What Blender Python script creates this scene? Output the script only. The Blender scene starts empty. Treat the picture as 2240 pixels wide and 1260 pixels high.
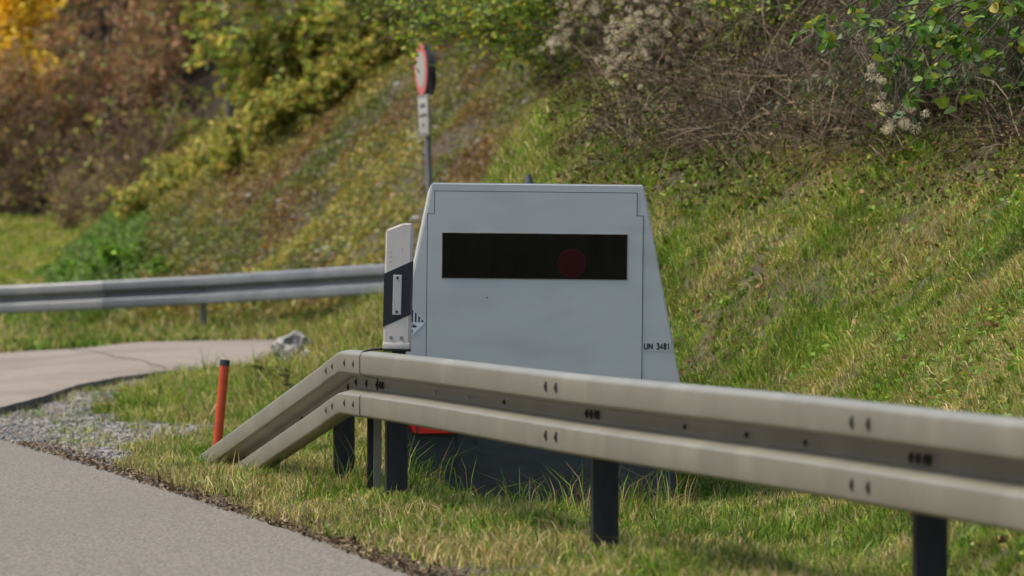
import bpy, bmesh, math, random
import numpy as np
from mathutils import Vector, Matrix
R = math.radians
rng = np.random.default_rng(7); random.seed(7)
scene = bpy.context.scene
COL = scene.collection

# ------------------------------------------------------------------ camera, sky, sun, exposure
F = 10400.0; CX = 1120.0; HY = 560.0; CAMZ = 1.19
cam = bpy.data.cameras.new('camera'); camo = bpy.data.objects.new('camera', cam); COL.objects.link(camo)
camo.location = (0, 0, CAMZ); camo.rotation_euler = (R(90) - math.atan(70 / F), 0, 0)
cam.sensor_width = 36; cam.lens = F / 2240 * 36; cam.clip_start = .1; cam.clip_end = 2000
cam.dof.use_dof = True; cam.dof.focus_distance = 23.4; cam.dof.aperture_fstop = 4.2
scene.camera = camo
SUN_EL, SUN_AZ = R(60), R(-92)          # azimuth measured from +Y towards +X
world = bpy.data.worlds.new('World'); scene.world = world; world.use_nodes = True
wn = world.node_tree; bg = wn.nodes['Background']
sky = wn.nodes.new('ShaderNodeTexSky'); sky.sky_type = 'NISHITA'; sky.sun_disc = False
sky.sun_elevation = SUN_EL; sky.sun_rotation = SUN_AZ; sky.dust_density = 3; sky.air_density = 1.0
wn.links.new(sky.outputs[0], bg.inputs[0]); bg.inputs[1].default_value = .15
sun = bpy.data.lights.new('sun', 'SUN'); suno = bpy.data.objects.new('sun', sun); COL.objects.link(suno)
sun.energy = 1.95; sun.angle = R(16); sun.color = (1, .89, .72)
sd = Vector((math.sin(SUN_AZ) * math.cos(SUN_EL), math.cos(SUN_AZ) * math.cos(SUN_EL), math.sin(SUN_EL)))
suno.rotation_euler = sd.to_track_quat('Z', 'Y').to_euler(); suno.location = (-10, 10, 20)
scene.view_settings.view_transform = 'Standard'; scene.view_settings.look = 'None'
scene.view_settings.exposure = 0.78; scene.view_settings.gamma = 1
scene.render.engine = 'CYCLES'; scene.cycles.max_bounces = 6; scene.cycles.transparent_max_bounces = 4
scene.cycles.use_denoising = True

# ------------------------------------------------------------------ numpy noise and terrain
def _h(ix, iy, s):
    n = (ix.astype(np.int64) * 374761393 + iy.astype(np.int64) * 668265263 + s * 974634777) & 0xffffffff
    n = ((n ^ (n >> 13)) * 1274126177) & 0xffffffff
    return ((n ^ (n >> 16)) & 0xffff) / 65535.0
def noise(x, y, sc=1.0, s=0, octv=3):
    x = np.asarray(x, float) / sc; y = np.asarray(y, float) / sc
    t = 0; a = 1; tot = 0
    for o in range(octv):
        ix = np.floor(x); iy = np.floor(y); fx = x - ix; fy = y - iy
        fx = fx * fx * (3 - 2 * fx); fy = fy * fy * (3 - 2 * fy)
        v = (_h(ix, iy, s + o) * (1 - fx) + _h(ix + 1, iy, s + o) * fx) * (1 - fy) + \
            (_h(ix, iy + 1, s + o) * (1 - fx) + _h(ix + 1, iy + 1, s + o) * fx) * fy
        t = t + a * v; tot += a; a *= .5; x = x * 2.03; y = y * 2.03
    return t / tot
def sstep(a, b, x): t = np.clip((x - a) / (b - a), 0, 1); return t * t * (3 - 2 * t)
def poly_sd(X, Y, P):
    """signed distance to an open polyline, positive on its right side"""
    best = np.full(X.shape, 1e9); sg = np.ones(X.shape)
    for (ax, ay), (bx, by) in zip(P[:-1], P[1:]):
        dx, dy = bx - ax, by - ay; L = dx * dx + dy * dy
        t = np.clip(((X - ax) * dx + (Y - ay) * dy) / L, 0, 1)
        ex = X - ax - t * dx; ey = Y - ay - t * dy; d = np.hypot(ex, ey)
        c = dy * (X - ax) - dx * (Y - ay)
        m = d < best - 1e-9; best = np.where(m, d, best); sg = np.where(m, np.sign(c), sg)
    return best * sg
TOE = [(3.4, -30), (2.3, 5), (1.62, 15), (1.5, 20), (1.42, 23.6), (1.12, 27), (.2, 28.6), (-1.0, 30.2), (-1.9, 33), (-2.3, 37), (-2.2, 41),
       (-1.4, 45), (-1.6, 48.8), (-3.5, 53), (-5.6, 57), (-6.2, 62), (-6.3, 70), (-6.6, 120), (-9, 400)]
EDGE = [(6.3, -12), (3.2, 1.8), (.95, 11.9), (-.374, 17.7), (-.951, 20.6), (-1.475, 22.9), (-2.18, 26.05), (-3.33, 30.9), (-3.95, 33.9), (-5.0, 38.7), (-9.7, 60), (-84, 400)]
SN = [(-4.9, 33.4), (-4.15, 34.1), (-3.75, 34.9), (-3.62, 36.6), (-3.52, 38.6), (-3.3, 39.8), (-3.0, 40.6), (-2.5, 41.2), (-1.6, 41.8)]
SF = [(-6.4, 47.6), (-5.6, 48.2), (-5.2, 48.5), (-4.95, 49.0), (-4.6, 49.4), (-3.9, 49.1), (-3.15, 48.6), (-2.45, 48.0), (-1.2, 47.2)]
def base(X, Y):
    t = sstep(32, 49, Y)
    b = t * np.clip(.27 + .035 * (X + 3), .12, .4)
    b = b + .075 * np.clip(Y - 57, 0, 23) + .5 * np.clip(Y - 80, 0, 40) + .1 * np.clip(Y - 120, 0, 200)
    b = b + 1.2 * np.clip(-X - 11, 0, 13) * (1 - sstep(36, 60, Y))      # unseen hillside added across the road to block low sky light
    return b
def in_side(X, Y):
    """>0 inside the side road"""
    n = np.interp(X, [p[0] for p in SN], [p[1] for p in SN]); f = np.interp(X, [p[0] for p in SF], [p[1] for p in SF])
    return np.minimum(np.minimum(Y - n, f - Y), -1.45 - X)
def H(X, Y, bumps=True):
    X = np.asarray(X, float); Y = np.asarray(Y, float)
    z = base(X, Y)
    d = poly_sd(X, Y, TOE)
    k = .52 + .33 * np.maximum(sstep(-.9, .2, X), sstep(45, 49, Y))
    e = .22; h = k * (d + np.sqrt(d * d + e * e)) / 2
    h = np.where(h > 9, 9 + (h - 9) * .3, h); z = z + h
    re = poly_sd(X, Y, EDGE)                      # >0 right of the road
    if bumps:
        w = sstep(.05, .8, re) * (1 - sstep(-.3, 0, in_side(X, Y)))
        z = z + w * ((noise(X, Y, .9, 3) - .5) * .10 + (noise(X, Y, .28, 5, 2) - .5) * .035)
        z = z + sstep(.5, 3, d) * (noise(X, Y, 1.6, 9) - .5) * .5
        z = z + (.055 * np.exp(-((re - .85) / .35) ** 2) - .075 * sstep(1.0, 1.3, re) * (1 - sstep(.0, .5, d))) * (1 - sstep(24, 28, Y))
    return z
def ZT(X, Y):
    z = H(X, Y); re = poly_sd(np.asarray(X, float), np.asarray(Y, float), EDGE)
    z = np.where((re < 0.02), base(X, Y) - .03, z)
    z = z - .10 * sstep(0.05, .25, in_side(np.asarray(X, float), np.asarray(Y, float)))
    return z
def hit(px, py, d0=12., d1=130., n=2400):
    D = np.linspace(d0, d1, n); X = (px - CX) / F * D; z = CAMZ + (HY - py) / F * D
    g = H(X, D); i = np.argmax(g >= z)
    return float(X[i]), float(D[i]), float(g[i])
def wp(px, py, D): return Vector(((px - CX) / F * D, D, CAMZ + (HY - py) / F * D))

# ------------------------------------------------------------------ object helpers
def tag(o, label=None, cat=None, group=None, kind=None):
    if label: o['label'] = label
    if cat: o['category'] = cat
    if group: o['group'] = group
    if kind: o['kind'] = kind
    return o
def empty(name, loc=(0, 0, 0), rz=0):
    o = bpy.data.objects.new(name, None); COL.objects.link(o); o.location = loc; o.rotation_euler = (0, 0, rz); o.empty_display_size = .1
    return o
def link(name, me, m, parent=None):
    o = bpy.data.objects.new(name, me); COL.objects.link(o)
    if m is not None:
        for x in (m if isinstance(m, (list, tuple)) else [m]): me.materials.append(x)
    if parent is not None: o.parent = parent
    return o
def npmesh(name, V, Fc, nper, col=None, smooth=False):
    """V (n,3); Fc flat vertex indices; nper: loops per face, int or array"""
    me = bpy.data.meshes.new(name); V = np.ascontiguousarray(V, dtype=np.float32); Fc = np.ascontiguousarray(Fc, dtype=np.int32).ravel()
    me.vertices.add(len(V)); me.vertices.foreach_set('co', V.ravel())
    if np.isscalar(nper): cnt = np.full(len(Fc) // nper, nper, dtype=np.int32)
    else: cnt = np.asarray(nper, dtype=np.int32)
    st = np.concatenate(([0], np.cumsum(cnt)[:-1])).astype(np.int32)
    me.loops.add(len(Fc)); me.loops.foreach_set('vertex_index', Fc)
    me.polygons.add(len(cnt)); me.polygons.foreach_set('loop_start', st); me.polygons.foreach_set('loop_total', cnt)
    if smooth: me.polygons.foreach_set('use_smooth', np.ones(len(cnt), dtype=bool))
    me.update(calc_edges=True)
    if col is not None:
        a = me.color_attributes.new('col', 'FLOAT_COLOR', 'POINT')
        c = np.ones((len(V), 4), dtype=np.float32); c[:, :3] = col; a.data.foreach_set('color', c.ravel())
    return me
def bm_mesh(bm, name, smooth=False, angle=None):
    bmesh.ops.recalc_face_normals(bm, faces=bm.faces)
    me = bpy.data.meshes.new(name); bm.to_mesh(me); bm.free()
    if smooth: me.polygons.foreach_set('use_smooth', [True] * len(me.polygons))
    return me
def box(bm, c, s, bev=0):
    r = bmesh.ops.create_cube(bm, size=1); vs = r['verts']
    for v in vs: v.co = Vector((v.co.x * s[0] + c[0], v.co.y * s[1] + c[1], v.co.z * s[2] + c[2]))
    if bev:
        es = list({e for v in vs for e in v.link_edges}); bmesh.ops.bevel(bm, geom=es, offset=bev, segments=2, affect='EDGES', profile=.6)
def cyl(bm, c, r, h, axis='Z', seg=16, r2=None):
    M = Matrix.Translation(c)
    if axis == 'Y': M = M @ Matrix.Rotation(R(90), 4, 'X')
    if axis == 'X': M = M @ Matrix.Rotation(R(90), 4, 'Y')
    bmesh.ops.create_cone(bm, cap_ends=True, segments=seg, radius1=r, radius2=r if r2 is None else r2, depth=h, matrix=M)
def prism_xz(bm, pts, y0, y1):
    a = [bm.verts.new((x, y0, z)) for x, z in pts]; b = [bm.verts.new((x, y1, z)) for x, z in pts]; n = len(pts)
    bm.faces.new(a); bm.faces.new(b[::-1])
    for i in range(n): bm.faces.new((a[i], b[i], b[(i + 1) % n], a[(i + 1) % n]))

# ------------------------------------------------------------------ materials
def mat(name, col=(.5, .5, .5), rough=.6, metal=0, spec=.5):
    m = bpy.data.materials.new(name); m.use_nodes = True; p = m.node_tree.nodes['Principled BSDF']
    p.inputs['Base Color'].default_value = (*col, 1); p.inputs['Roughness'].default_value = rough
    p.inputs['Metallic'].default_value = metal; p.inputs['Specular IOR Level'].default_value = spec
    return m
def noisy(name, c1, c2, sc=8, rough=.6, metal=0, stretch=(1, 1, 1), bump=0, bsc=60, spec=.5, c3=None, sc3=1.5, det=6):
    m = mat(name, c1, rough, metal, spec); t = m.node_tree; N = t.nodes; L = t.links; p = N['Principled BSDF']
    tc = N.new('ShaderNodeTexCoord'); mp = N.new('ShaderNodeMapping'); mp.inputs['Scale'].default_value = stretch
    L.new(tc.outputs['Object'], mp.inputs[0])
    n = N.new('ShaderNodeTexNoise'); n.inputs['Scale'].default_value = sc; n.inputs['Detail'].default_value = det; n.inputs['Roughness'].default_value = .65
    L.new(mp.outputs[0], n.inputs['Vector'])
    r = N.new('ShaderNodeValToRGB'); r.color_ramp.elements[0].position = .35; r.color_ramp.elements[1].position = .65
    r.color_ramp.elements[0].color = (*c1, 1); r.color_ramp.elements[1].color = (*c2, 1); L.new(n.outputs[0], r.inputs[0])
    out = r.outputs[0]
    if c3 is not None:
        n3 = N.new('ShaderNodeTexNoise'); n3.inputs['Scale'].default_value = sc3; n3.inputs['Detail'].default_value = 5; L.new(mp.outputs[0], n3.inputs['Vector'])
        r3 = N.new('ShaderNodeValToRGB'); r3.color_ramp.elements[0].position = .5; r3.color_ramp.elements[1].position = .68; L.new(n3.outputs[0], r3.inputs[0])
        mx = N.new('ShaderNodeMix'); mx.data_type = 'RGBA'; L.new(r3.outputs[0], mx.inputs[0]); L.new(out, mx.inputs[6]); mx.inputs[7].default_value = (*c3, 1); out = mx.outputs[2]
    L.new(out, p.inputs['Base Color'])
    if bump:
        nb = N.new('ShaderNodeTexNoise'); nb.inputs['Scale'].default_value = bsc; nb.inputs['Detail'].default_value = 4; L.new(tc.outputs['Object'], nb.inputs['Vector'])
        b = N.new('ShaderNodeBump'); b.inputs['Strength'].default_value = bump; b.inputs['Distance'].default_value = .01
        L.new(nb.outputs[0], b.inputs['Height']); L.new(b.outputs[0], p.inputs['Normal'])
    return m
def leafmat(name, trans=.35, rough=.55, spec=.3):
    m = bpy.data.materials.new(name); m.use_nodes = True; t = m.node_tree; N = t.nodes; L = t.links; p = N['Principled BSDF']
    a = N.new('ShaderNodeAttribute'); a.attribute_name = 'col'
    L.new(a.outputs['Color'], p.inputs['Base Color']); p.inputs['Roughness'].default_value = rough; p.inputs['Specular IOR Level'].default_value = spec
    tr = N.new('ShaderNodeBsdfTranslucent'); L.new(a.outputs['Color'], tr.inputs[0])
    mx = N.new('ShaderNodeMixShader'); mx.inputs[0].default_value = trans
    L.new(p.outputs[0], mx.inputs[1]); L.new(tr.outputs[0], mx.inputs[2]); L.new(mx.outputs[0], N['Material Output'].inputs[0])
    return m
M_leaf = leafmat('leaf'); M_grass = leafmat('grass_blade', .3, .6, .2); M_dry = leafmat('dry_leaf', .15, .8, .1); M_fluff = leafmat('seed_fluff', .4, .9, .05)
M_bark = noisy('bark', (.06, .045, .035), (.12, .095, .075), 30, .9, bump=.4, bsc=80)
M_twig = noisy('twig', (.045, .034, .022), (.14, .105, .065), 20, .9)
M_straw = noisy('straw_stalk', (.24, .18, .11), (.36, .28, .17), 10, .9)
M_redtwig = noisy('russet_twig', (.16, .09, .06), (.26, .17, .12), 20, .9)
M_greybark = noisy('grey_bark', (.13, .12, .1), (.2, .19, .17), 20, .9, bump=.3)
M_rail = noisy('weathered_galvanised_steel', (.205, .200, .155), (.235, .228, .18), 5, .45, .25, (1, 1, 1), .08, 40, c3=(.27, .262, .21), sc3=2.2)
M_rail2 = noisy('grey_galvanised_steel', (.15, .165, .175), (.21, .225, .235), 3, .5, .3, (1, 1, .4), .05, 30)
M_rail3 = noisy('pale_galvanised_steel', (.24, .25, .25), (.30, .31, .305), 3, .5, .3, (1, 1, .4), .05, 30)
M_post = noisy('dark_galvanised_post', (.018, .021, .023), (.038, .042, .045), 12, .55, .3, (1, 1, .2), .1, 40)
M_bolt = mat('dark_bolt', (.035, .035, .035), .6, .3); M_hole = mat('hole_daylight', (.5, .58, .65), .5)  # M_hole: bright colour standing in for daylight through punched holes
M_body = noisy('grey_trailer_paint', (.49, .52, .50), (.52, .55, .53), 3, .42, 0, (1, 1, 3), .015, 300, c3=(.44, .465, .445), sc3=1.6)
M_seam = noisy('panel_gap', (.012, .012, .012), (.05, .025, .01), 25, .8)
M_frame = noisy('pale_window_gasket', (.4, .38, .33), (.28, .2, .13), 14, .6)
M_glass = noisy('dark_window', (.0025, .003, .003), (.009, .008, .006), 6, .1, 0, (1, 1, .4), spec=.16)
M_skirt = noisy('dark_skirt', (.02, .026, .028), (.032, .039, .042), 8, .6, 0, (1, 1, 2), .03)
M_lens = mat('dark_red_lens', (.036, .0025, .0025), .25, 0, .12); M_lensring = mat('lens_ring', (.06, .007, .006), .4, 0, .15)
M_red = mat('red_lamp_plastic', (.55, .008, .006), .25); M_red.node_tree.nodes['Principled BSDF'].inputs['Coat Weight'].default_value = .3
M_black = mat('black_plastic', (.02, .022, .024), .5)
M_navy = noisy('black_reflective_band', (.005, .009, .013), (.008, .013, .018), 20, .45)
M_white = noisy('white_post_plastic', (.58, .54, .47), (.64, .60, .53), 6, .45, c3=(.52, .48, .41), sc3=4)
M_refl = noisy('white_reflector', (.44, .43, .41), (.5, .49, .47), 60, .3)
M_orange = noisy('orange_plastic', (.50, .06, .018), (.56, .085, .025), 14, .5)
M_cap = mat('dark_cap', (.035, .045, .055), .5)
M_text = mat('black_lettering', (.01, .01, .01), .6); M_label = mat('pale_label', (.50, .51, .49), .5); M_hazw = mat('white_label', (.72, .76, .8), .5)
M_signw = mat('sign_white', (.36, .365, .34), .5); M_signr = mat('sign_red', (.55, .14, .12), .5); M_signb = mat('sign_back', (.025, .04, .055), .6)
M_pole = noisy('grey_pole', (.17, .19, .20), (.24, .26, .27), 10, .5, .3)
M_stone = leafmat('stone_grain', 0, .85, .3)
M_rock = noisy('pale_rock', (.15, .15, .135), (.34, .335, .30), 9, .9, bump=.7, bsc=25)
M_asph = noisy('worn_asphalt', (.085, .077, .061), (.235, .213, .172), 70, .85, 0, (1, .35, 1), .5, 160, det=3, c3=(.14, .127, .104), sc3=.35)
M_asph2 = noisy('old_side_road_asphalt', (.19, .162, .13), (.26, .225, .18), 14, .9, 0, (.5, 1, 1), .15, 80, c3=(.16, .135, .108), sc3=.6)
M_edge = noisy('broken_asphalt_edge', (.04, .038, .033), (.12, .11, .095), 30, .95, bump=.6)

# ground: soil, litter and gravel patches
M_soil = noisy('soil', (.05, .042, .02), (.10, .085, .04), 7, .95, bump=.5, bsc=30, c3=(.06, .07, .02), sc3=1.1)
M_meadow = noisy('meadow_turf', (.16, .19, .04), (.30, .28, .08), 1.5, .95, bump=.3, bsc=20)
M_floor = noisy('thicket_litter', (.022, .017, .01), (.07, .05, .028), 9, .95, bump=.8, bsc=20, c3=(.045, .045, .02), sc3=1.3)
M_bank = noisy('stony_bank', (.04, .032, .018), (.085, .066, .042), 4, .95, bump=.9, bsc=12, c3=(.05, .048, .018), sc3=1.2)
M_grit = noisy('grit', (.16, .155, .14), (.34, .33, .31), 45, .95, bump=.6, bsc=80)

# ------------------------------------------------------------------ ground sheet
def axis(parts):
    a = []
    for s, e, st in parts: a += list(np.arange(s, e, st))
    a.append(parts[-1][1]); return np.array(a)
gx = axis([(-400, -60, 40), (-60, -16, 4), (-16, -7.5, .5), (-7.5, 4.5, .1), (4.5, 12, .5), (12, 60, 4), (60, 400, 40)])
gy = axis([(-60, 8, 4), (8, 36, .12), (36, 64, .2), (64, 100, .5), (100, 140, 4), (140, 700, 40)])
GX, GY = np.meshgrid(gx, gy); GZ = ZT(GX, GY)
V = np.stack([GX.ravel(), GY.ravel(), GZ.ravel()], 1); nx = len(gx); ny = len(gy)
i0 = (np.arange(ny - 1)[:, None] * nx + np.arange(nx - 1)[None, :]).ravel()
Fq = np.stack([i0, i0 + 1, i0 + nx + 1, i0 + nx], 1)
me = npmesh('ground', V, Fq, 4, smooth=True)
g = link('ground', me, [M_soil, M_bank, M_grit, M_meadow, M_floor]); tag(g, kind='structure')
fx = V[Fq, 0].mean(1); fy = V[Fq, 1].mean(1)
mi = np.zeros(len(Fq), dtype=np.int32)
dT = poly_sd(fx, fy, TOE); rE = poly_sd(fx, fy, EDGE)
mi[(dT > .6) & (fy > 46) & (fy < 64)] = 1
mi[(fy > 57) & (dT < .3)] = 3
mi[fx < -10.8] = 4  # dark litter on the unseen hillside added to block sky light
mi[((dT > 2.3) & (fx > .2) & (fy > 26)) | (fy > 79)] = 4
mi[(dT > .6) & (fy > 46) & (fy < 64) & (fx < 1.6)] = 1
def gravelness(X, Y):
    re = poly_sd(X, Y, EDGE); nd = noise(X, Y, .7, 21)
    w = 1.15 * sstep(26, 32, Y) + .06
    a = (re < w * (.55 + nd)) & (Y > 22.5) & (Y < 41)
    b = (in_side(X, Y) > -.55 - .5 * nd) & (in_side(X, Y) < .05) & (Y < 42) & (X < -1.6)
    b = b | ((np.abs(poly_sd(X, Y, SN)) < .35 + .7 * nd) & (Y < 40.5) & (in_side(X, Y) < .05))
    c = (np.abs(noise(X, Y, .9, 33) - .5) < .05) & (Y > 30) & (Y < 40) & (X < -1.9)
    return (a | b | c) & (re > -.02) & (in_side(X, Y) < .03)
mi[gravelness(fx, fy)] = 2
me.polygons.foreach_set('material_index', mi)

# roads
def strip(name, A, B, zf, m, n=60, cuts=20):
    def rs(P, n):
        P = np.array(P, float); s = np.concatenate(([0], np.cumsum(np.hypot(*np.diff(P, axis=0).T)))); t = np.linspace(0, s[-1], n)
        return np.stack([np.interp(t, s, P[:, 0]), np.interp(t, s, P[:, 1])], 1)
    a = rs(A, n); b = rs(B, n); t = np.linspace(0, 1, cuts)[:, None, None]
    G = a[None] * (1 - t) + b[None] * t; X = G[..., 0]; Y = G[..., 1]; Z = zf(X, Y)
    V = np.stack([X.ravel(), Y.ravel(), Z.ravel()], 1)
    i0 = (np.arange(cuts - 1)[:, None] * n + np.arange(n - 1)[None, :]).ravel()
    Fq = np.stack([i0, i0 + 1, i0 + n + 1, i0 + n], 1)
    o = link(name, npmesh(name, V, Fq, 4, smooth=True), m); return tag(o, kind='structure'), G
E2 = []                                             # slightly ragged edge
ed = np.array(EDGE[:-1]); s = np.concatenate(([0], np.cumsum(np.hypot(*np.diff(ed, axis=0).T)))); tt = np.linspace(0, s[-1], 900)
ex = np.interp(tt, s, ed[:, 0]); ey = np.interp(tt, s, ed[:, 1]); ex = ex + (noise(ex * 0, ey, .5, 41) - .5) * .10 + (noise(ex * 0, ey, .12, 43) - .5) * .03
E2 = np.stack([ex, ey], 1)
strip('road', E2, E2 + np.array([-9.0, -2.0]), lambda X, Y: base(X, Y) + .004, M_asph, 900, 24)
def zs(X, Y): return base(X, Y) + .010 + .05 * sstep(-4.6, -3.8, X)
sn = np.array(SN, float); s = np.concatenate(([0], np.cumsum(np.hypot(*np.diff(sn, axis=0).T)))); tt = np.linspace(0, s[-1], 240)
SN2 = np.stack([np.interp(tt, s, sn[:, 0]), np.interp(tt, s, sn[:, 1])], 1); SN2[:, 1] += (noise(SN2[:, 0], SN2[:, 1], .25, 51) - .5) * .35
side, G = strip('side_road', SN2, SF, zs, M_asph2, 240, 30)
# dark broken edge below the side road's near side
e0 = G[0]; z0 = zs(e0[:, 0], e0[:, 1]); Vt = np.stack([e0[:, 0], e0[:, 1], z0], 1); Vb = Vt + np.array([.01, -.05, -.16]); Vk = Vt + np.array([0, .03, .004])
V = np.concatenate([Vk, Vt, Vb]); n = len(e0); i = np.arange(n - 1)
Fq = np.concatenate([np.stack([i, i + 1, i + n + 1, i + n], 1), np.stack([i + n, i + n + 1, i + 2 * n + 1, i + 2 * n], 1)])
link('broken_edge', npmesh('broken_edge', V, Fq, 4), M_edge, side)
def crack(pix, w):
    P = []
    for (a, b) in zip(pix[:-1], pix[1:]):
        for k in range(8):
            t = k / 8; px = a[0] + (b[0] - a[0]) * t; py = a[1] + (b[1] - a[1]) * t; h = hit(px, py, 30, 55)
            P.append((h[0] + random.uniform(-.03, .03), h[1] + random.uniform(-.15, .15)))
    P = np.array(P); z = zs(P[:, 0], P[:, 1]) + .004; ww = w * (.5 + rng.random(len(P)))
    V = np.concatenate([np.stack([P[:, 0], P[:, 1] - ww, z], 1), np.stack([P[:, 0], P[:, 1] + ww, z], 1)]); n = len(P); i = np.arange(n - 1)
    link('crack', npmesh('crack', V, np.stack([i, i + 1, i + n + 1, i + n], 1), 4), M_edge, side)
crack([(155, 765), (195, 775), (250, 793), (310, 803), (365, 820)], .05); crack([(0, 812), (50, 808), (110, 800)], .02)

# ------------------------------------------------------------------ vegetation builders
def frus(X, Y, m=1.3): return (np.abs(X) < Y * 1120 / F + m)
def pick(cols, w, n):
    c = np.array(cols)[rng.choice(len(cols), n, p=np.array(w) / sum(w))]
    return c * (1 + (rng.random((n, 1)) - .5) * .5) * (1 + (rng.random((n, 3)) - .5) * .15)
def blades(X, Y, Z, h, w, lean, col):
    n = len(X); a = rng.random(n) * 2 * np.pi; b = rng.random(n) * 2 * np.pi
    dx = np.cos(a); dy = np.sin(a); lx = np.cos(b) * lean * h; ly = np.sin(b) * lean * h
    wx = dx * w / 2; wy = dy * w / 2
    P = np.stack([X, Y, Z], 1)
    v0 = P + np.stack([-wx, -wy, np.full(n, -.01)], 1); v1 = P + np.stack([wx, wy, np.full(n, -.01)], 1)
    m = P + np.stack([lx * .35, ly * .35, h * .6], 1); v2 = m + np.stack([wx, wy, 0 * h], 1) * .8; v3 = m - np.stack([wx, wy, 0 * h], 1) * .8
    v4 = P + np.stack([lx, ly, h * (1 - .35 * np.minimum(lean, 1.6) ** 2 * .6)], 1)
    V = np.stack([v0, v1, v2, v3, v4], 1).reshape(-1, 3); i = np.arange(n) * 5
    Fc = np.stack([i, i + 1, i + 2, i + 3, i + 3, i + 2, i + 4], 1).ravel(); cnt = np.tile([4, 3], n)
    return V, Fc, cnt, np.repeat(col, 5, 0)
G_FRESH = [(.125, .25, .02), (.205, .32, .028), (.045, .11, .015), (.34, .35, .06), (.60, .50, .24), (.44, .33, .15), (.20, .13, .065)]
def grass(name, x0, x1, y0, y1, dens, hmin, hmax, w, keep, weights, dry_s=61, lab='', hs=1.1, ln=1.0):
    n = int((x1 - x0) * (y1 - y0) * dens); X = rng.uniform(x0, x1, n); Y = rng.uniform(y0, y1, n)
    k = keep(X, Y); X = X[k]; Y = Y[k]
    # tufts: pull blades towards cell centres
    q = rng.random(len(X)) < .72; nt = max(len(X) // 30, 1); tc = rng.integers(0, len(X), nt); pk = rng.integers(0, nt, len(X)); sp = .018 + .03 * rng.random(nt)
    X = np.where(q, X[tc][pk] + rng.normal(size=len(X)) * sp[pk], X); Y = np.where(q, Y[tc][pk] + rng.normal(size=len(Y)) * sp[pk], Y); tr = rng.random(nt)[pk]
    k = keep(X, Y); X = X[k]; Y = Y[k]; tr = tr[k]; q = q[k]; n = len(X)
    hn = noise(X, Y, hs, dry_s + 7); tn = np.where(q, tr, .35)
    h = (hmin + (hmax - hmin) * hn ** 1.5 * (.5 + tn)) * (.45 + .6 * rng.random(n)) * np.where(rng.random(n) < .05, 1.75, 1)
    h = np.where((Y > 21.2) & (Y < 24.5) & (np.abs(X - .2) < 1.4) & (poly_sd(X, Y, EDGE) > 1.05), h * .75, h)
    dn = noise(X, Y, .8, dry_s); dn2 = noise(X, Y, .25, dry_s + 3)
    dry = np.clip((dn * .6 + dn2 * .4 - .42) * 3.2 + .16 + .45 * (1 - sstep(.15, .75, poly_sd(X, Y, EDGE))) * (Y < 30), 0.05, .8)
    A = pick(G_FRESH[:4], weights[:4], n); B = pick(G_FRESH[3:], weights[3:], n)
    c = np.where((rng.random(n) < dry)[:, None], B, A) * (.50 + .95 * noise(X, Y, .18, dry_s + 11))[:, None]
    V, Fc, cnt, C = blades(X, Y, H(X, Y), h, w * (.6 + .8 * rng.random(n)), (.25 + 1.1 * rng.random(n) ** 1.2) * ln, c)
    o = link(name, npmesh(name, V, Fc, cnt, C), M_grass); return tag(o, lab, 'grass', None, 'stuff')
def off_road(X, Y, re_min=.0, sd=-.02): return (poly_sd(X, Y, EDGE) > re_min) & (in_side(X, Y) < sd)
def not_trailer(X, Y): return ~((np.abs(X - .11) < .70) & (Y > 23.55) & (Y < 27))
def k_verge(X, Y):
    re = poly_sd(X, Y, EDGE); nn = noise(X, Y, .5, 71)
    ok = (re > -.06 + .26 * nn) & (poly_sd(X, Y, TOE) < .25) & frus(X, Y) & not_trailer(X, Y) & (in_side(X, Y) < -.05)
    gr = gravelness(X, Y) & (rng.random(len(X)) > .28 * (nn > .5)); bare = (noise(X, Y, .55, 77) < .30) & (X > -1.2) & (rng.random(len(X)) > .15)
    thin = (re < .32) & (rng.random(len(X)) > .6)
    return ok & ~gr & ~bare & ~thin
W1 = (4, 3, 3, 2, 3, 2, 1.2)
grass('verge_grass', -4.2, 3.2, 12, 41.5, 5600, .035, .15, .005, k_verge, W1, 61, 'short green and straw grass along the near verge under the guardrail', .8)
def tall_tufts():
    X = np.concatenate([rng.normal(c, .05, m) for c, m in ((-.52, 40), (-.38, 30), (-.2, 16), (.02, 24), (.2, 14), (.33, 30), (.52, 60), (.62, 50), (.78, 26), (-.75, 50), (-.95, 40), (.45, 20))]); n = len(X)
    Y = rng.uniform(22.2, 23.25, n); h = .12 + .20 * rng.random(n) ** 1.5; C = pick([(.11, .22, .02), (.20, .30, .03), (.34, .28, .12), (.24, .13, .06)], (4, 3, 2, 1), n)
    V, Fc, cnt, C = blades(X, Y, H(X, Y), h, .0055, .2 + .8 * rng.random(n), C)
    tag(link('tall_grass', npmesh('tall_grass', V, Fc, cnt, C), M_grass), 'long green and straw blades standing before the dark trailer skirt', 'grass', None, 'stuff')
tall_tufts()
def k_slope(X, Y):
    d = poly_sd(X, Y, TOE); cr = noise(X, Y, 1.0, 81)
    return (d > .2) & (d < 3.3) & (Y < 34.5) & (X > -.6) & frus(X, Y) & not_trailer(X, Y) & ((d < 1.9 + cr * .8) | (rng.random(len(X)) < .3)) & ((noise(X, Y, .4, 83) > .3) | (rng.random(len(X)) < .25))
grass('slope_grass', -.6, 5.2, 14, 34.5, 7000, .04, .14, .0055, k_slope, (5, 6, 1.6, 4, 3.5, 1.5, .6), 91, 'green and dry grass on the sloping bank right of the trailer', .6, 1.35)
def k_mound(X, Y):
    d = poly_sd(X, Y, TOE)
    return (((d > .2) & (Y > 28)) | ((d > -.8) & (Y > 33))) & (X < 2.6) & ((X < -.3) | ((Y > 33.5) & (d < 2.8))) & (Y < 48) & frus(X, Y) & (in_side(X, Y) < -.03) & (rng.random(len(X)) < np.where(Y > 40, .35, .8))
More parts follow.
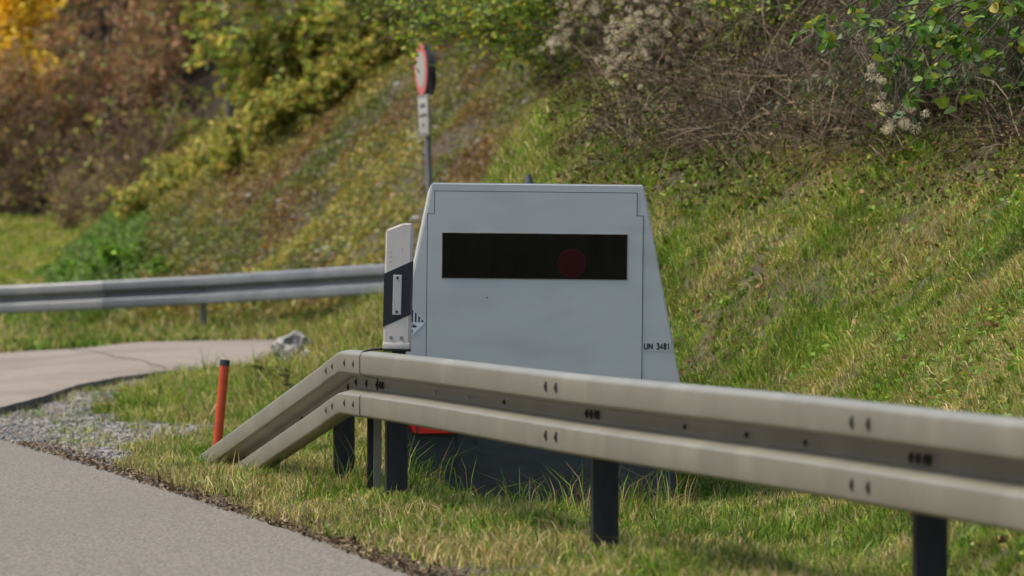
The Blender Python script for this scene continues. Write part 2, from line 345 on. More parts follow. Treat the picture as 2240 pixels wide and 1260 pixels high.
grass('mound_grass', -3.5, 2.6, 28, 48, 3300, .06, .24, .008, k_mound, (4, 4, 2, 4, 3, 1, .6), 101, 'tall yellow green grass on the mound left of the trailer', .9)
def k_far(X, Y): return frus(X, Y, 1.) & (in_side(X, Y) < .02) & (poly_sd(X, Y, EDGE) > .1) & (poly_sd(X, Y, TOE) < .5) & (Y > 43)
grass('far_verge_grass', -8.5, -.5, 46, 60, 1100, .10, .28, .014, k_far, (5, 2, 5, 3, 2, 1, 1), 111, 'green grass beneath the far guardrail beyond the side road', 1.0)
grass('field_grass', -10, -4, 59, 82, 700, .08, .16, .02, lambda X, Y: frus(X, Y, 1.) & (poly_sd(X, Y, TOE) < .3), (1, 2, .5, 5, 3, 1, .3), 121, 'pale yellow green meadow beyond the far guardrail at left', 2, .6)

def leafmesh(P, size, col, up=.5, kind=0, droop=0, dirs=None):
    """leaf shapes at points P. kind 0 diamond, 1 rounded folded leaf, 2 narrow"""
    n = len(P); P = np.asarray(P, float); size = np.asarray(size) * np.ones(n)
    nrm = rng.normal(size=(n, 3)); nrm[:, 2] = np.abs(nrm[:, 2]) + up; nrm /= np.linalg.norm(nrm, axis=1)[:, None]
    a = rng.normal(size=(n, 3)) if dirs is None else dirs + rng.normal(size=(n, 3)) * .35
    a[:, 2] -= droop
    u = a - (a * nrm).sum(1)[:, None] * nrm; u /= np.linalg.norm(u, axis=1)[:, None] + 1e-9; v = np.cross(nrm, u)
    if kind == 1:
        prof = [(0, 0), (.22, .36), (.55, .43), (.85, .26), (1.0, 0), (.85, -.26), (.55, -.43), (.22, -.36)]
        fold = .12
    elif kind == 2: prof = [(0, 0), (.4, .11), (1, 0), (.4, -.11)]; fold = .03
    else: prof = [(0, 0), (.45, .32), (1, 0), (.5, -.30)]; fold = .1
    m = len(prof); V = np.zeros((n, m, 3)); s = size[:, None]
    bend = (rng.random((n, 1)) - .3) * .5
    for j, (a_, b_) in enumerate(prof):
        V[:, j] = P + u * a_ * s + v * b_ * s + nrm * (abs(b_) * fold * 2 - bend * a_ * a_ * .5) * s
    i = np.arange(n) * m
    if kind == 1:                                   # two halves either side of the midrib
        Fc = np.concatenate([np.stack([i, i + 1, i + 2, i + 3, i + 4], 1), np.stack([i, i + 4, i + 5, i + 6, i + 7], 1)], 1).ravel(); cnt = np.full(2 * n, 5)
    else:
        Fc = (i[:, None] + np.arange(m)[None]).ravel(); cnt = np.full(n, m)
    return V.reshape(-1, 3), Fc, cnt, np.repeat(col, m, 0)
def join(L):
    Vs, Fs, Cs, Ks = [], [], [], []; o = 0
    for V, Fc, cnt, C in L: Vs.append(V); Fs.append(Fc + o); Cs.append(cnt); Ks.append(C); o += len(V)
    return np.concatenate(Vs), np.concatenate(Fs), np.concatenate(Cs), np.concatenate(Ks)
def tubes(lines, sides=4):
    """lines: list of (pts (k,3), r0, r1)"""
    Vs, Fs = [], []; o = 0
    ang = np.arange(sides) * 2 * np.pi / sides; ca, sa = np.cos(ang), np.sin(ang)
    for P, r0, r1 in lines:
        P = np.asarray(P); k = len(P); T = np.gradient(P, axis=0); T /= np.linalg.norm(T, axis=1)[:, None] + 1e-9
        ref = np.array([0, 1., 0]) if abs(T[0, 1]) < .8 else np.array([1., 0, 0])
        A = np.cross(T, ref); A /= np.linalg.norm(A, axis=1)[:, None] + 1e-9; B = np.cross(T, A)
        r = np.linspace(r0, r1, k)[:, None, None]
        V = P[:, None] + r * (A[:, None] * ca[None, :, None] + B[:, None] * sa[None, :, None]); Vs.append(V.reshape(-1, 3))
        i = (np.arange(k - 1)[:, None] * sides + np.arange(sides)[None]); j = (np.arange(k - 1)[:, None] * sides + (np.arange(sides)[None] + 1) % sides)
        Fs.append((np.stack([i, j, j + sides, i + sides], -1).reshape(-1, 4)) + o); o += k * sides
    return np.concatenate(Vs), np.concatenate(Fs).ravel(), 4
def curve(p, d, L, k=7, bend=.3, grav=0., wob=.08):
    d = np.array(d, float); d /= np.linalg.norm(d); P = [np.array(p, float)]; bv = rng.normal(size=3) * bend
    for i in range(k - 1):
        d = d + bv / k + np.array([0, 0, -grav / k]) + rng.normal(size=3) * wob; d /= np.linalg.norm(d); P.append(P[-1] + d * L / (k - 1))
    return np.array(P)
def shrub(name, label, loc, height, spread, nst, twigs, leaves, lsize, cols, wts, cat='shrub', group=None, kind=0, twigmat=None, lean=(0, 0), r0=.012,
          grav=.2, lmat=None, leafpart='foliage', stempart='stems', low=.15, up=.3, droop=.2, fluff=0, fcol=(.45, .40, .29), scat=.07, tw=.4):
    root = empty(name, loc); tag(root, label, cat, group)
    lines = []; tips = []; tdir = []
    for i in range(nst):
        a = rng.random() * 6.283; sp = spread * (.3 + .7 * rng.random())
        d = (math.cos(a) * sp / height + lean[0], math.sin(a) * sp / height + lean[1], 1)
        P = curve((math.cos(a) * .08 * spread, math.sin(a) * .08 * spread, -.1), d, height * (.65 + .45 * rng.random()), 9, .5, grav); r = r0 * (.6 + .8 * rng.random())
        lines.append((P, r, r * .25))
        for j in range(twigs):
            t = low + (1 - low) * rng.random(); q = t * (len(P) - 1); i0 = min(int(q), len(P) - 2); p = P[i0] + (P[i0 + 1] - P[i0]) * (q - i0)
            dd = rng.normal(size=3) * np.array([1, 1, .6]); dd /= np.linalg.norm(dd); dd = dd + (P[i0 + 1] - P[i0]) / np.linalg.norm(P[i0 + 1] - P[i0]) * .5
            Q = curve(p, dd, height * (.12 + .22 * rng.random()) * (1.1 - .5 * t), 5, .6, grav * 1.5); lines.append((Q, r * tw, r * tw * .35))
            tips.append(Q)
    V, Fc, c = tubes(lines, 4); link(stempart, npmesh(stempart, V, Fc, c, smooth=True), twigmat or M_twig, root)
    if leaves and tips:
        T = np.array(tips); n = leaves; ti = rng.integers(0, len(T), n); q = rng.random(n) ** .7 * (T.shape[1] - 1.001); i0 = q.astype(int)
        P = T[ti, i0] + (T[ti, i0 + 1] - T[ti, i0]) * (q - i0)[:, None] + rng.normal(size=(n, 3)) * scat * height * .3
        # colour clumps by twig
        ck = rng.random(len(T))[ti]; C = pick(cols, wts, n) * (.85 + .8 * ck)[:, None]
        V, Fc, c, C = leafmesh(P, lsize * (.6 + .8 * rng.random(n)), C, up, kind, droop, dirs=(T[ti, i0 + 1] - T[ti, i0]) / (np.linalg.norm(T[ti, i0 + 1] - T[ti, i0], axis=1)[:, None]))
        link(leafpart, npmesh(leafpart, V, Fc, c, C), lmat or M_leaf, root)
    if fluff:
        T = np.array(tips); hh = T[:, -1, 2]; sel = rng.choice(len(T), fluff, replace=fluff > len(T)); Lf = []
        for t_ in sel:
            ctr = T[t_, -1]; m = 55; rad = .028 * (.6 + .8 * rng.random())
            dv = rng.normal(size=(m, 3)); dv /= np.linalg.norm(dv, axis=1)[:, None]
            cc = np.array([fcol]) * (.65 + .7 * rng.random((m, 1)))
            Lf.append(leafmesh(ctr + dv * rad * rng.random((m, 1)) ** .5, .032, cc, 0, 2, 0, dirs=dv * 3))
        V, Fc, c, C = join(Lf); link('seed_heads', npmesh('seed_heads', V, Fc, c, C), M_fluff, root)
    return root
def copy_tree(o, loc, rz, sc, label):
    c = o.copy(); COL.objects.link(c); c.location = loc; c.rotation_euler = (0, 0, rz); c.scale = (sc, sc, sc); c['label'] = label
    for ch in o.children:
        d = ch.copy(); COL.objects.link(d); d.parent = c
    return c

# ------------------------------------------------------------------ guardrail sections
PROF = [(0, .300), (.012, .308), (.035, .311), (.070, .305), (.080, .297), (.084, .286), (.084, .212), (.0825, .206), (.078, .202), (.006, .186), (.001, .183), (0, .178),
        (0, .134), (.001, .129), (.006, .126), (.078, .106), (.0825, .102), (.084, .096), (.084, .018), (.082, .011), (.075, .004), (.035, 0), (.012, .002), (0, .010)]
def beam_mesh(path, nrm, zt, off=0.0, th=.0035):
    """path: xy points, nrm: unit vector toward the road, zt: top heights; profile kept upright"""
    k = len(PROF); Vs = []
    P = np.array(PROF); T = np.gradient(P, axis=0); Nn = np.stack([-T[:, 1], T[:, 0]], 1); Nn /= np.linalg.norm(Nn, axis=1)[:, None]
    Pi = P - Nn * -th * 1.0 if False else P + Nn * (-th)
    loop = np.concatenate([P, Pi[::-1]]); m = len(loop)
    for (x, y), z in zip(path, zt):
        Vs.append(np.stack([x + nrm[0] * (loop[:, 0] + off), y + nrm[1] * (loop[:, 0] + off), z - .311 + loop[:, 1]], 1))
    V = np.concatenate(Vs); n = len(path)
    i = (np.arange(n - 1)[:, None] * m + np.arange(m)[None]); j = (np.arange(n - 1)[:, None] * m + (np.arange(m)[None] + 1) % m)
    Fq = np.stack([i, j, j + m, i + m], -1).reshape(-1, 4)
    caps = []
    for a in range(k - 1):
        for o in (0, (n - 1) * m): caps.append([o + a, o + a + 1, o + m - 2 - a, o + m - 1 - a])
    Fq = np.concatenate([Fq, np.array(caps)])
    me = npmesh('beam', V, Fq, 4, smooth=True)
    bm = bmesh.new(); bm.from_mesh(me); bmesh.ops.recalc_face_normals(bm, faces=bm.faces)
    bm.to_mesh(me); bm.free()
    return me
def autosmooth(o, ang=40):
    me = o.data; me.polygons.foreach_set('use_smooth', [True] * len(me.polygons)); me.set_sharp_from_angle(angle=R(ang))
def post_mesh(h, w=.10, dpt=.055):
    """C-shaped post: local x across the rail, y along it, top at z=0"""
    bm = bmesh.new(); t = .006
    pts = [(-w / 2, -dpt / 2 + .012), (-w / 2, dpt / 2), (w / 2, dpt / 2), (w / 2, -dpt / 2 + .012), (w / 2 - .018, -dpt / 2), (w / 2 - .018 - t, -dpt / 2 + t), (w / 2 - t, -dpt / 2 + .014 + t),
           (w / 2 - t, dpt / 2 - t), (-w / 2 + t, dpt / 2 - t), (-w / 2 + t, -dpt / 2 + .014 + t), (-w / 2 + .018 + t, -dpt / 2 + t), (-w / 2 + .018, -dpt / 2)]
    # web turned toward the viewer: mirror along y
    pts = [(x, -y) for x, y in pts]
    a = [bm.verts.new((x, y, 0)) for x, y in pts]; b = [bm.verts.new((x, y, -h)) for x, y in pts]; n = len(pts)
    f = bm.faces.new(a); bm.faces.new(b[::-1])
    for i in range(n): bm.faces.new((a[i], a[(i + 1) % n], b[(i + 1) % n], b[i]))
    bmesh.ops.triangulate(bm, faces=[f_ for f_ in bm.faces if len(f_.verts) > 4])
    return bm_mesh(bm, 'post')

RP0 = np.array([-.741, 22.67]); RD = np.array([.222, -.975]); RD = RD / np.linalg.norm(RD); RN = np.array([-.975, -.222]); RN /= np.linalg.norm(RN)
def rp(s): return RP0 + RD * s                      # s metres from the bend toward the camera
rail = empty('guardrail', (0, 0, 0)); tag(rail, 'weathered beige steel guardrail sloping down to the grass in front of the grey trailer', 'guardrail')
bolt_bm = bmesh.new(); cyl(bolt_bm, (0, 0, 0), .0085, .010, 'X', 10); box(bolt_bm, (-.002, 0, 0), (.006, .016, .034), .002); bolt_me = bm_mesh(bolt_bm, 'bolt'); bolt_me.materials.append(M_bolt)
daylight_me = bolt_me.copy(); daylight_me.materials.clear(); daylight_me.materials.append(M_hole)
ang_n = math.atan2(RN[1], RN[0])
def bolt(parent, s, zoff, u, z=None, me=None, tilt=0):
    p = rp(s) if np.isscalar(s) else s; o = bpy.data.objects.new('bolt', me or bolt_me); COL.objects.link(o); o.parent = parent
    o.location = (p[0] + RN[0] * (u + .002), p[1] + RN[1] * (u + .002), zoff); o.rotation_euler = (0, 0, ang_n); return o
ZT0 = .745
splices = [.50, 4.42, 8.50, 12.6]
spans = [(.10, 4.55, .0), (4.25, 8.62, .0032), (8.33, 12.75, .0064), (12.5, 17, .0096)]
beams = []
for (a, b, off) in spans:
    ss = np.linspace(a, b, 14); o = link('beam', beam_mesh([rp(s) for s in ss], RN, [ZT0 + .003 * math.sin(s) for s in ss], off), M_rail, rail); autosmooth(o); beams.append(o)
# bend piece and sloping end
tp = [(-.30, None)]
BZ = lambda s: ZT0 - .715 * (-s) / 4.55
ss = [-.42, -.3, -.15, -.04, 0.0, .04, .2, .52]; zz = [BZ(s) if s < -.03 else (ZT0 - .003 if s < .03 else ZT0) for s in ss]
kb = link('bend_plate', beam_mesh([rp(s) for s in ss], RN, zz, .005), M_rail, rail); autosmooth(kb)
ss = np.linspace(-.10, -4.7, 16); tb = link('beam', beam_mesh([rp(s) for s in ss], RN, [BZ(s) for s in ss], 0), M_rail, rail); autosmooth(tb); tb['label'] = 'sloping end beam running into the grass'
for s in (-.31, -.15, .16, .38):
    z = BZ(s) if s < 0 else ZT0
    for v in (.25, .06): bolt(kb, s, z - .311 + v, .088)
for s in (-.18, 0.02, .28): bolt(kb, s, (BZ(s) if s < 0 else ZT0) - .311 + .155, .006)
for k, s in enumerate(splices):
    par = beams[min(k, 3)]
    if k:
        for ds in (-.10, .07):
            for v in (.25, .06): bolt(par, s + ds, ZT0 - .311 + v, .086 + .0032 * k).scale = (1, 1.15, 1.15)
    q = s + (.30 if k else .02)
    for ds in ((-.07, 0, .07, .11) if k else (.0, .07, .13)): bolt(par, q + ds, ZT0 - .311 + .155, .004 + .0032 * k)
for k, (s, me_) in enumerate([(1.83, daylight_me), (2.5, daylight_me), (3.2, None), (6.1, None), (6.9, None), (7.6, None)]):  # first two: daylight through rail holes, painted on bolt shapes
    b_ = bolt(beams[0 if s < 4 else 1], s, ZT0 - .311 + .155, .002 if s < 4 else .0045, me=me_); b_.scale = (1, .9, .6)
for s in (-1.45, -3.2): bolt(tb, s, BZ(s) - .311 + .155, .002)
ang_r = math.atan2(RN[1], RN[0]) + math.pi         # local x points away from the road
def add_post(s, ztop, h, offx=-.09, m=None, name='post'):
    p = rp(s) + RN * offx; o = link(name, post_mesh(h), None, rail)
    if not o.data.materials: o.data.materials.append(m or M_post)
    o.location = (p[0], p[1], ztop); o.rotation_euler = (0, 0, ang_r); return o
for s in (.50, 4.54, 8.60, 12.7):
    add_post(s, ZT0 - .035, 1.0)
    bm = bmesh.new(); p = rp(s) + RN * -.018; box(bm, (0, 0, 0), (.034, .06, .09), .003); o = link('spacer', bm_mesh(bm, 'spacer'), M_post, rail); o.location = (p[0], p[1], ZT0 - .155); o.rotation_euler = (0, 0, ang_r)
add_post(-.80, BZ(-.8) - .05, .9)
# pale angle strip behind the first post
bm = bmesh.new(); box(bm, (0, 0, -.45), (.034, .004, .9)); box(bm, (-.019, .018, -.45), (.004, .04, .9)); o = link('angle_bar', bm_mesh(bm, 'angle_bar'), M_rail, rail); p = rp(.22) + RN * -.060
o.location = (p[0], p[1], ZT0 - .12); o.rotation_euler = (0, 0, ang_r - R(5))
bm = bmesh.new(); box(bm, (0, 0, -.45), (.032, .006, .9)); o = link('angle_bar', bm_mesh(bm, 'angle_bar'), M_post, rail); p = rp(.20) + RN * -.028
o.location = (p[0], p[1], ZT0 - .12); o.rotation_euler = (0, 0, ang_r)
# dark strap over the joint
pp = rp(.50); pts = []
for u, z in ((.075, .298), (.06, .308), (.03, .316), (-.01, .318), (-.06, .326), (-.10, .330)):
    pts.append((pp[0] + RN[0] * u + RD[0] * .0 - u * .0, pp[1] + RN[1] * u, ZT0 - .311 + z + .003))
V, Fc, c = tubes([(np.array(pts), .006, .006)], 6); link('strap', npmesh('strap', V, Fc, c, smooth=True), M_black, rail)

# far guardrail beyond the side road
far = empty('guardrail'); tag(far, 'grey steel guardrail beyond the side road at the foot of the bank', 'guardrail')
FP = [(-13, 52.5, .70), (-9, 53.2, .78), (-5.71, 53.0, .855), (-3.37, 51.9, .972), (-1.34, 49.0, 1.105), (-.7, 47.5, 1.14)]
fx_ = np.array(FP); s = np.concatenate(([0], np.cumsum(np.hypot(np.diff(fx_[:, 0]), np.diff(fx_[:, 1])))))
def fpt(t): return np.array([np.interp(t, s, fx_[:, 0]), np.interp(t, s, fx_[:, 1]), np.interp(t, s, fx_[:, 2])])
def far_beam(t0, t1, m, off):
    ts = np.linspace(t0, t1, 12); pts = np.array([fpt(t) for t in ts]); d = pts[-1] - pts[0]; n = np.array([d[1], -d[0]]); n /= np.linalg.norm(n)
    o = link('beam', beam_mesh(pts[:, :2], n, pts[:, 2], off), m, far); autosmooth(o); return o
tj = float(np.interp(-4.63, fx_[:, 0], s))
far_beam(tj - 8.4, tj - 4, M_rail3, 0); fb = far_beam(tj - 4.2, tj + .15, M_rail3, .004); fb['label'] = 'paler beam at the left end of the far guardrail'
fb2 = far_beam(tj - .12, min(tj + 4.1, s[-1]), M_rail2, 0)
if s[-1] > tj + 4.1: far_beam(tj + 3.95, s[-1], M_rail2, .004)
for dt in (-6.6, -2.6, 1.35, 4.9):
    if tj + dt < s[-1]:
        p = fpt(tj + dt); o = link('post', post_mesh(1.1, .10, .055), M_pole, far); o.location = (p[0] + .03, p[1] + .09, p[2] - .03); o.rotation_euler = (0, 0, R(80))
for dt in (-.12, .08):
    for v in (.25, .06):
        p = fpt(tj + dt); o = bpy.data.objects.new('bolt', bolt_me); COL.objects.link(o); o.parent = fb; o.location = (p[0], p[1] - .09, p[2] - .311 + v); o.rotation_euler = (0, 0, R(-90))

# ------------------------------------------------------------------ delineator post on the guardrail
DEL = empty('delineator_post', ((866 - CX) / F * 22.0, 22.0, 0.752)); tag(DEL, 'white delineator post with slanted black band mounted on top of the guardrail', 'delineator')
DEL.rotation_euler = (0, R(1.4), R(-4))
hw = .0615; zt = .592
def del_slab(z0l, z0r, z1l, z1r, y0, y1, m, name, par, grow=0.0, bev=.008, topcut=False):
    bm = bmesh.new()
    if topcut: pts = [(-hw - grow, z0l), (hw + grow, z0r), (hw + grow, z1r - .008), (hw - .008, z1r), (hw - .04, z1r), (-hw + .006, z1l + .004), (-hw - grow, z1l - .004)]
    else: pts = [(-hw - grow, z0l), (hw + grow, z0r), (hw + grow, z1r), (-hw - grow, z1l)]
    prism_xz(bm, pts, y0, y1)
    if bev: bmesh.ops.bevel(bm, geom=[e for e in bm.edges if abs(e.verts[0].co.y - e.verts[1].co.y) < 1e-4 and e.verts[0].co.y < 0.01 or abs(e.verts[0].co.x - e.verts[1].co.x) < 1e-5 and abs(e.verts[0].co.z - e.verts[1].co.z) < 1e-5 and topcut], offset=bev, segments=3, affect='EDGES')
    o = link(name, bm_mesh(bm, name), m, par); autosmooth(o, 50); return o
del_slab(.012, .012, .557, zt, 0, .09, M_white, 'post_body', DEL, 0, .007, True)
bm = bmesh.new(); box(bm, (0, .045, .022), (.126, .098, .030), .006); o = link('collar', bm_mesh(bm, 'collar'), M_white, DEL); autosmooth(o, 50)
bm = bmesh.new(); box(bm, (.002, .045, .002), (.122, .085, .012), .003); box(bm, (.01, .045, -.05), (.06, .06, .10), .003); link('mount', bm_mesh(bm, 'mount'), M_black, DEL)
o = del_slab(.108, .168, .355, .415, -.0015, .0905, M_navy, 'black_band', DEL, .0018, 0)
bm = bmesh.new(); box(bm, (.0, -.004, .258), (.040, .007, .185), .003); rf = link('reflector', bm_mesh(bm, 'reflector'), M_refl, DEL)
for z in (.337, .180):
    bm = bmesh.new(); cyl(bm, (.0, -.009, z), .0065, .003, 'Y', 12); link('screw', bm_mesh(bm, 'screw'), M_post, rf)
for x, z in ((-.024, .060), (.024, .060)):
    bm = bmesh.new(); cyl(bm, (x, -.002, z), .008, .006, 'Y', 14); link('screw', bm_mesh(bm, 'screw'), M_pole, DEL)
for x, z in ((-.034, .455), (-.034, .433), (-.034, .411), (.018, .470)):
    bm = bmesh.new(); cyl(bm, (x, -.0006, z), .0022, .002, 'Y', 8); link('pin_hole', bm_mesh(bm, 'pin_hole'), M_black, DEL)

# ------------------------------------------------------------------ the grey trailer
S = F / 23.5
def tu(x): return (x - 1169) / S
def tv(y): return CAMZ + (HY - y) / S
TR = empty('speed_camera_trailer', ((1169 - CX) / F * 23.5, 23.5, 0)); tag(TR, 'grey box shaped speed camera trailer with dark window band parked behind the guardrail', 'trailer')
TR.rotation_euler = (0, R(.6), R(1.35))
zt_, zb_ = tv(401.5), tv(868)
xt, xb = tu(1401), tu(1493); Ln = 2.9
bm = bmesh.new()
prof = [(-xb, zb_), (xb, zb_), (xt, zt_), (-xt, zt_)]
prism_xz(bm, prof, 0, Ln)
bmesh.ops.bevel(bm, geom=[e for e in bm.edges], offset=.007, segments=3, affect='EDGES')
body = link('body', bm_mesh(bm, 'body'), M_body, TR); autosmooth(body, 35)
# roof skin: slightly proud cap giving the pale top edge
bm = bmesh.new(); cyl(bm, (tu(1152), .28, zt_ + .024), .027, .05, 'Z', 14, .011); o = link('antenna', bm_mesh(bm, 'antenna'), M_cap, TR); autosmooth(o, 40)
def door(grow):
    g = grow; zc = tv(868) + .012
    return [(tu(929) - g, zc - g), (tu(1401) + g, zc - g), (tu(1401) + g, tv(470) + g), (tu(1387) + g, tv(470) + g), (tu(1387) + g, tv(420) + g), (tu(944) - g, tv(420) + g), (tu(944) - g, tv(470) + g), (tu(929) - g, tv(470) + g)]
bm = bmesh.new(); prism_xz(bm, door(.0016), -.0018, .004); link('panel_gap', bm_mesh(bm, 'panel_gap'), M_seam, TR)
bm = bmesh.new(); prism_xz(bm, door(-.0016), -.0045, .003); fp = link('front_panel', bm_mesh(bm, 'front_panel'), M_body, TR)
bm = bmesh.new(); wx0, wx1, wz0, wz1 = tu(962), tu(1366), tv(609.5), tv(511.5)
box(bm, ((wx0 + wx1) / 2, -.003, (wz0 + wz1) / 2), (wx1 - wx0 + .007, .007, wz1 - wz0 + .007), .001); wf = link('window_frame', bm_mesh(bm, 'window_frame'), M_frame, TR)
bm = bmesh.new(); box(bm, ((wx0 + wx1) / 2, -.0055, (wz0 + wz1) / 2), (wx1 - wx0, .006, wz1 - wz0)); gl = link('window', bm_mesh(bm, 'window'), M_glass, TR)
bm = bmesh.new(); cyl(bm, (tu(1245), -.0098, tv(575)), .0705, .002, 'Y', 48); ln = link('camera_lens', bm_mesh(bm, 'camera_lens'), M_lens, gl)
bm = bmesh.new(); n = 64; cx_, cz_ = tu(1245), tv(575)
a = [[bm.verts.new((cx_ + r_ * math.cos(t * 6.28318 / n), y_, cz_ + r_ * math.sin(t * 6.28318 / n))) for t in range(n)] for r_, y_ in ((.0705, -.0115), (.067, -.0115))]
for t in range(n): bm.faces.new((a[0][t], a[0][(t + 1) % n], a[1][(t + 1) % n], a[1][t]))
link('lens_ring', bm_mesh(bm, 'lens_ring'), M_lensring, gl)
# UN label
GLY = {'U': [[(0, 1.5), (0, .35), (.12, .1), (.4, 0), (.68, .1), (.8, .35), (.8, 1.5)]], 'N': [[(0, 0), (0, 1.5)], [(0, 1.45), (.8, .05)], [(.8, 0), (.8, 1.5)]],
       '3': [[(.02, 1.28), (.2, 1.48), (.5, 1.48), (.7, 1.3), (.7, 1.0), (.5, .82), (.28, .8)], [(.5, .82), (.74, .62), (.74, .25), (.52, .02), (.2, .02), (0, .24)]],
       '4': [[(.6, 0), (.6, 1.5), (0, .48), (.82, .48)]], '8': [[(.38, .8), (.1, .98), (.1, 1.3), (.26, 1.49), (.5, 1.49), (.66, 1.3), (.66, .98), (.38, .8), (.05, .58), (.05, .22), (.22, .01), (.54, .01), (.71, .22), (.71, .58), (.38, .8)]],
       '1': [[(.05, 1.12), (.3, 1.25), (.4, 1.5), (.4, 0)]], '9': [[(.7, .95), (.5, .7), (.22, .7), (.05, .9), (.05, 1.25), (.22, 1.49), (.52, 1.49), (.7, 1.25), (.7, .5), (.5, .05), (.1, .02)]]}
def text_mesh(t_, capw, caph, gap, x, z, y, th, m, name, par):
    """plain stroke lettering, one mesh per word"""
    off = 0; bm = bmesh.new(); tot = sum((capw + gap) for _ in t_) - gap; x0 = x - tot / 2; yy = y
    for ch in t_:
        for st in GLY[ch]:
            P = [Vector((x0 + off + a_ * capw / .8, z - caph / 2 + b_ * caph / 1.5)) for a_, b_ in st]
            L_, R_ = [], []
            for k_, p in enumerate(P):
                d1 = (p - P[k_ - 1]).normalized() if k_ else (P[1] - p).normalized(); d2 = (P[k_ + 1] - p).normalized() if k_ < len(P) - 1 else d1
                d = (d1 + d2); d = d.normalized() if d.length > .3 else d1; nrm = Vector((-d.y, d.x)); w = th / 2 / max(.55, abs(nrm.dot(Vector((-d1.y, d1.x)))))
                L_.append(bm.verts.new((p.x + nrm.x * w, yy, p.y + nrm.y * w))); R_.append(bm.verts.new((p.x - nrm.x * w, yy, p.y - nrm.y * w)))
            for k_ in range(len(P) - 1): bm.faces.new((L_[k_], L_[k_ + 1], R_[k_ + 1], R_[k_]))
            yy -= .00004
        off += capw + gap
    return link(name, bm_mesh(bm, name), m, par)
lz = tv(755); lx = tu(1434)
bm = bmesh.new(); box(bm, (lx, -.0008, lz), (tu(1465) - tu(1404), .0016, .050)); lab = link('number_label', bm_mesh(bm, 'number_label'), M_label, TR)
text_mesh('UN', .0155, .0275, .0078, lx - .0430, lz, -.0024, .0060, M_text, 'lettering', lab)
text_mesh('3481', .0122, .0275, .0056, lx + .0310, lz, -.0024, .0060, M_text, 'lettering', lab)
# lithium battery diamond
hx, hz, hr = tu(898), tv(708.5), .069
bm = bmesh.new(); prism_xz(bm, [(hx - hr, hz), (hx, hz - hr), (hx + hr, hz), (hx, hz + hr)], -.0016, .0); hzl = link('hazard_label', bm_mesh(bm, 'hazard_label'), M_hazw, TR)
bm = bmesh.new()
r1, r2 = hr - .004, hr - .0062
def dia(r_, y_): return [bm.verts.new((hx + a_ * r_, y_, hz + b_ * r_)) for a_, b_ in ((-1, 0), (0, -1), (1, 0), (0, 1))]
A_, B_ = dia(r1, -.0024), dia(r2, -.0024)
for i in range(4): bm.faces.new((A_[i], A_[(i + 1) % 4], B_[(i + 1) % 4], B_[i]))
for i in range(-3, 4):                               # seven stripes on the upper half
    xc = i * .0165; w2 = .0042; h1 = r1 - abs(xc - w2); h2 = r1 - abs(xc + w2); z0 = .002
    if min(h1, h2) > z0:
        pts = [(xc - w2, z0), (xc + w2, z0), (xc + w2, max(h2, z0 + .001)), (xc, r1 - abs(xc)), (xc - w2, max(h1, z0 + .001))]
        bm.faces.new([bm.verts.new((hx + p[0], -.0024, hz + p[1])) for p in pts])
for (x0, z0, x1, z1) in ((-.022, -.024, -.012, -.009), (-.010, -.024, -.001, -.012), (.002, -.024, .016, -.012), (.004, -.012, .007, -.009), (.011, -.012, .014, -.009), (-.019, -.009, -.015, -.006), (.018, -.022, .022, -.015)):
    bm.faces.new([bm.verts.new((hx + x, -.0024, hz + z)) for x, z in ((x0, z0), (x1, z0), (x1, z1), (x0, z1))])
bm.faces.new([bm.verts.new((hx + x, -.0024, hz + z)) for x, z in ((-.002, -.009), (.006, -.009), (.002, -.001))])
link('hazard_stripes', bm_mesh(bm, 'hazard_stripes'), M_text, hzl)
text_mesh('9', .008, .014, 0, hx, hz - .044, -.0024, .0022, M_text, 'lettering', hzl)
# small spot and dark skirt
bm = bmesh.new(); cyl(bm, (tu(1061), -.005, tv(652)), .0035, .001, 'Y', 8); link('rivet', bm_mesh(bm, 'rivet'), M_seam, fp)
bm = bmesh.new(); sxw = tu(1482)
prism_xz(bm, [(-sxw, -.22), (sxw, -.22), (sxw, zb_ + .02), (-sxw, zb_ + .02)], .02, Ln - .03); bmesh.ops.bevel(bm, geom=list(bm.edges), offset=.008, segments=2, affect='EDGES')
sk = link('skirt', bm_mesh(bm, 'skirt'), M_skirt, TR); autosmooth(sk, 40)
for x_ in (tu(997), -tu(997)):
    bm = bmesh.new(); box(bm, (x_, .018, .10), (.004, .006, .52)); link('panel_gap', bm_mesh(bm, 'panel_gap'), M_seam, sk)
bm = bmesh.new(); cyl(bm, (tu(1035), .012, tv(962)), .007, .02, 'Y', 10); link('bolt', bm_mesh(bm, 'bolt'), M_black, sk)
for sgn in (-1, 1):
    bm = bmesh.new(); x0, x1 = tu(886), tu(1008); zb, zt2 = tv(951), tv(895)
    pts = [(x0 + .012, zt2), (x0, zt2 - .05), (x0 + .030, zb + .004), (x0 + .06, zb), (x1 - .05, zb), (x1 - .02, zb + .008), (x1, zb + .04), (x1, zt2)]
    prism_xz(bm, [(p[0] * -sgn, p[1]) for p in pts], -.012, .022)
    bmesh.ops.bevel(bm, geom=[e for e in bm.edges if max(v.co.y for v in e.verts) < 0], offset=.008, segments=3, affect='EDGES')
    o = link('tail_lamp', bm_mesh(bm, 'tail_lamp'), M_red, TR); autosmooth(o, 40)
    bm = bmesh.new(); xx = x0 + .055; box(bm, (xx * (1 if sgn < 0 else -1), -.0128, zb + .03), (.006, .003, .05)); link('divider', bm_mesh(bm, 'divider'), M_black, o)

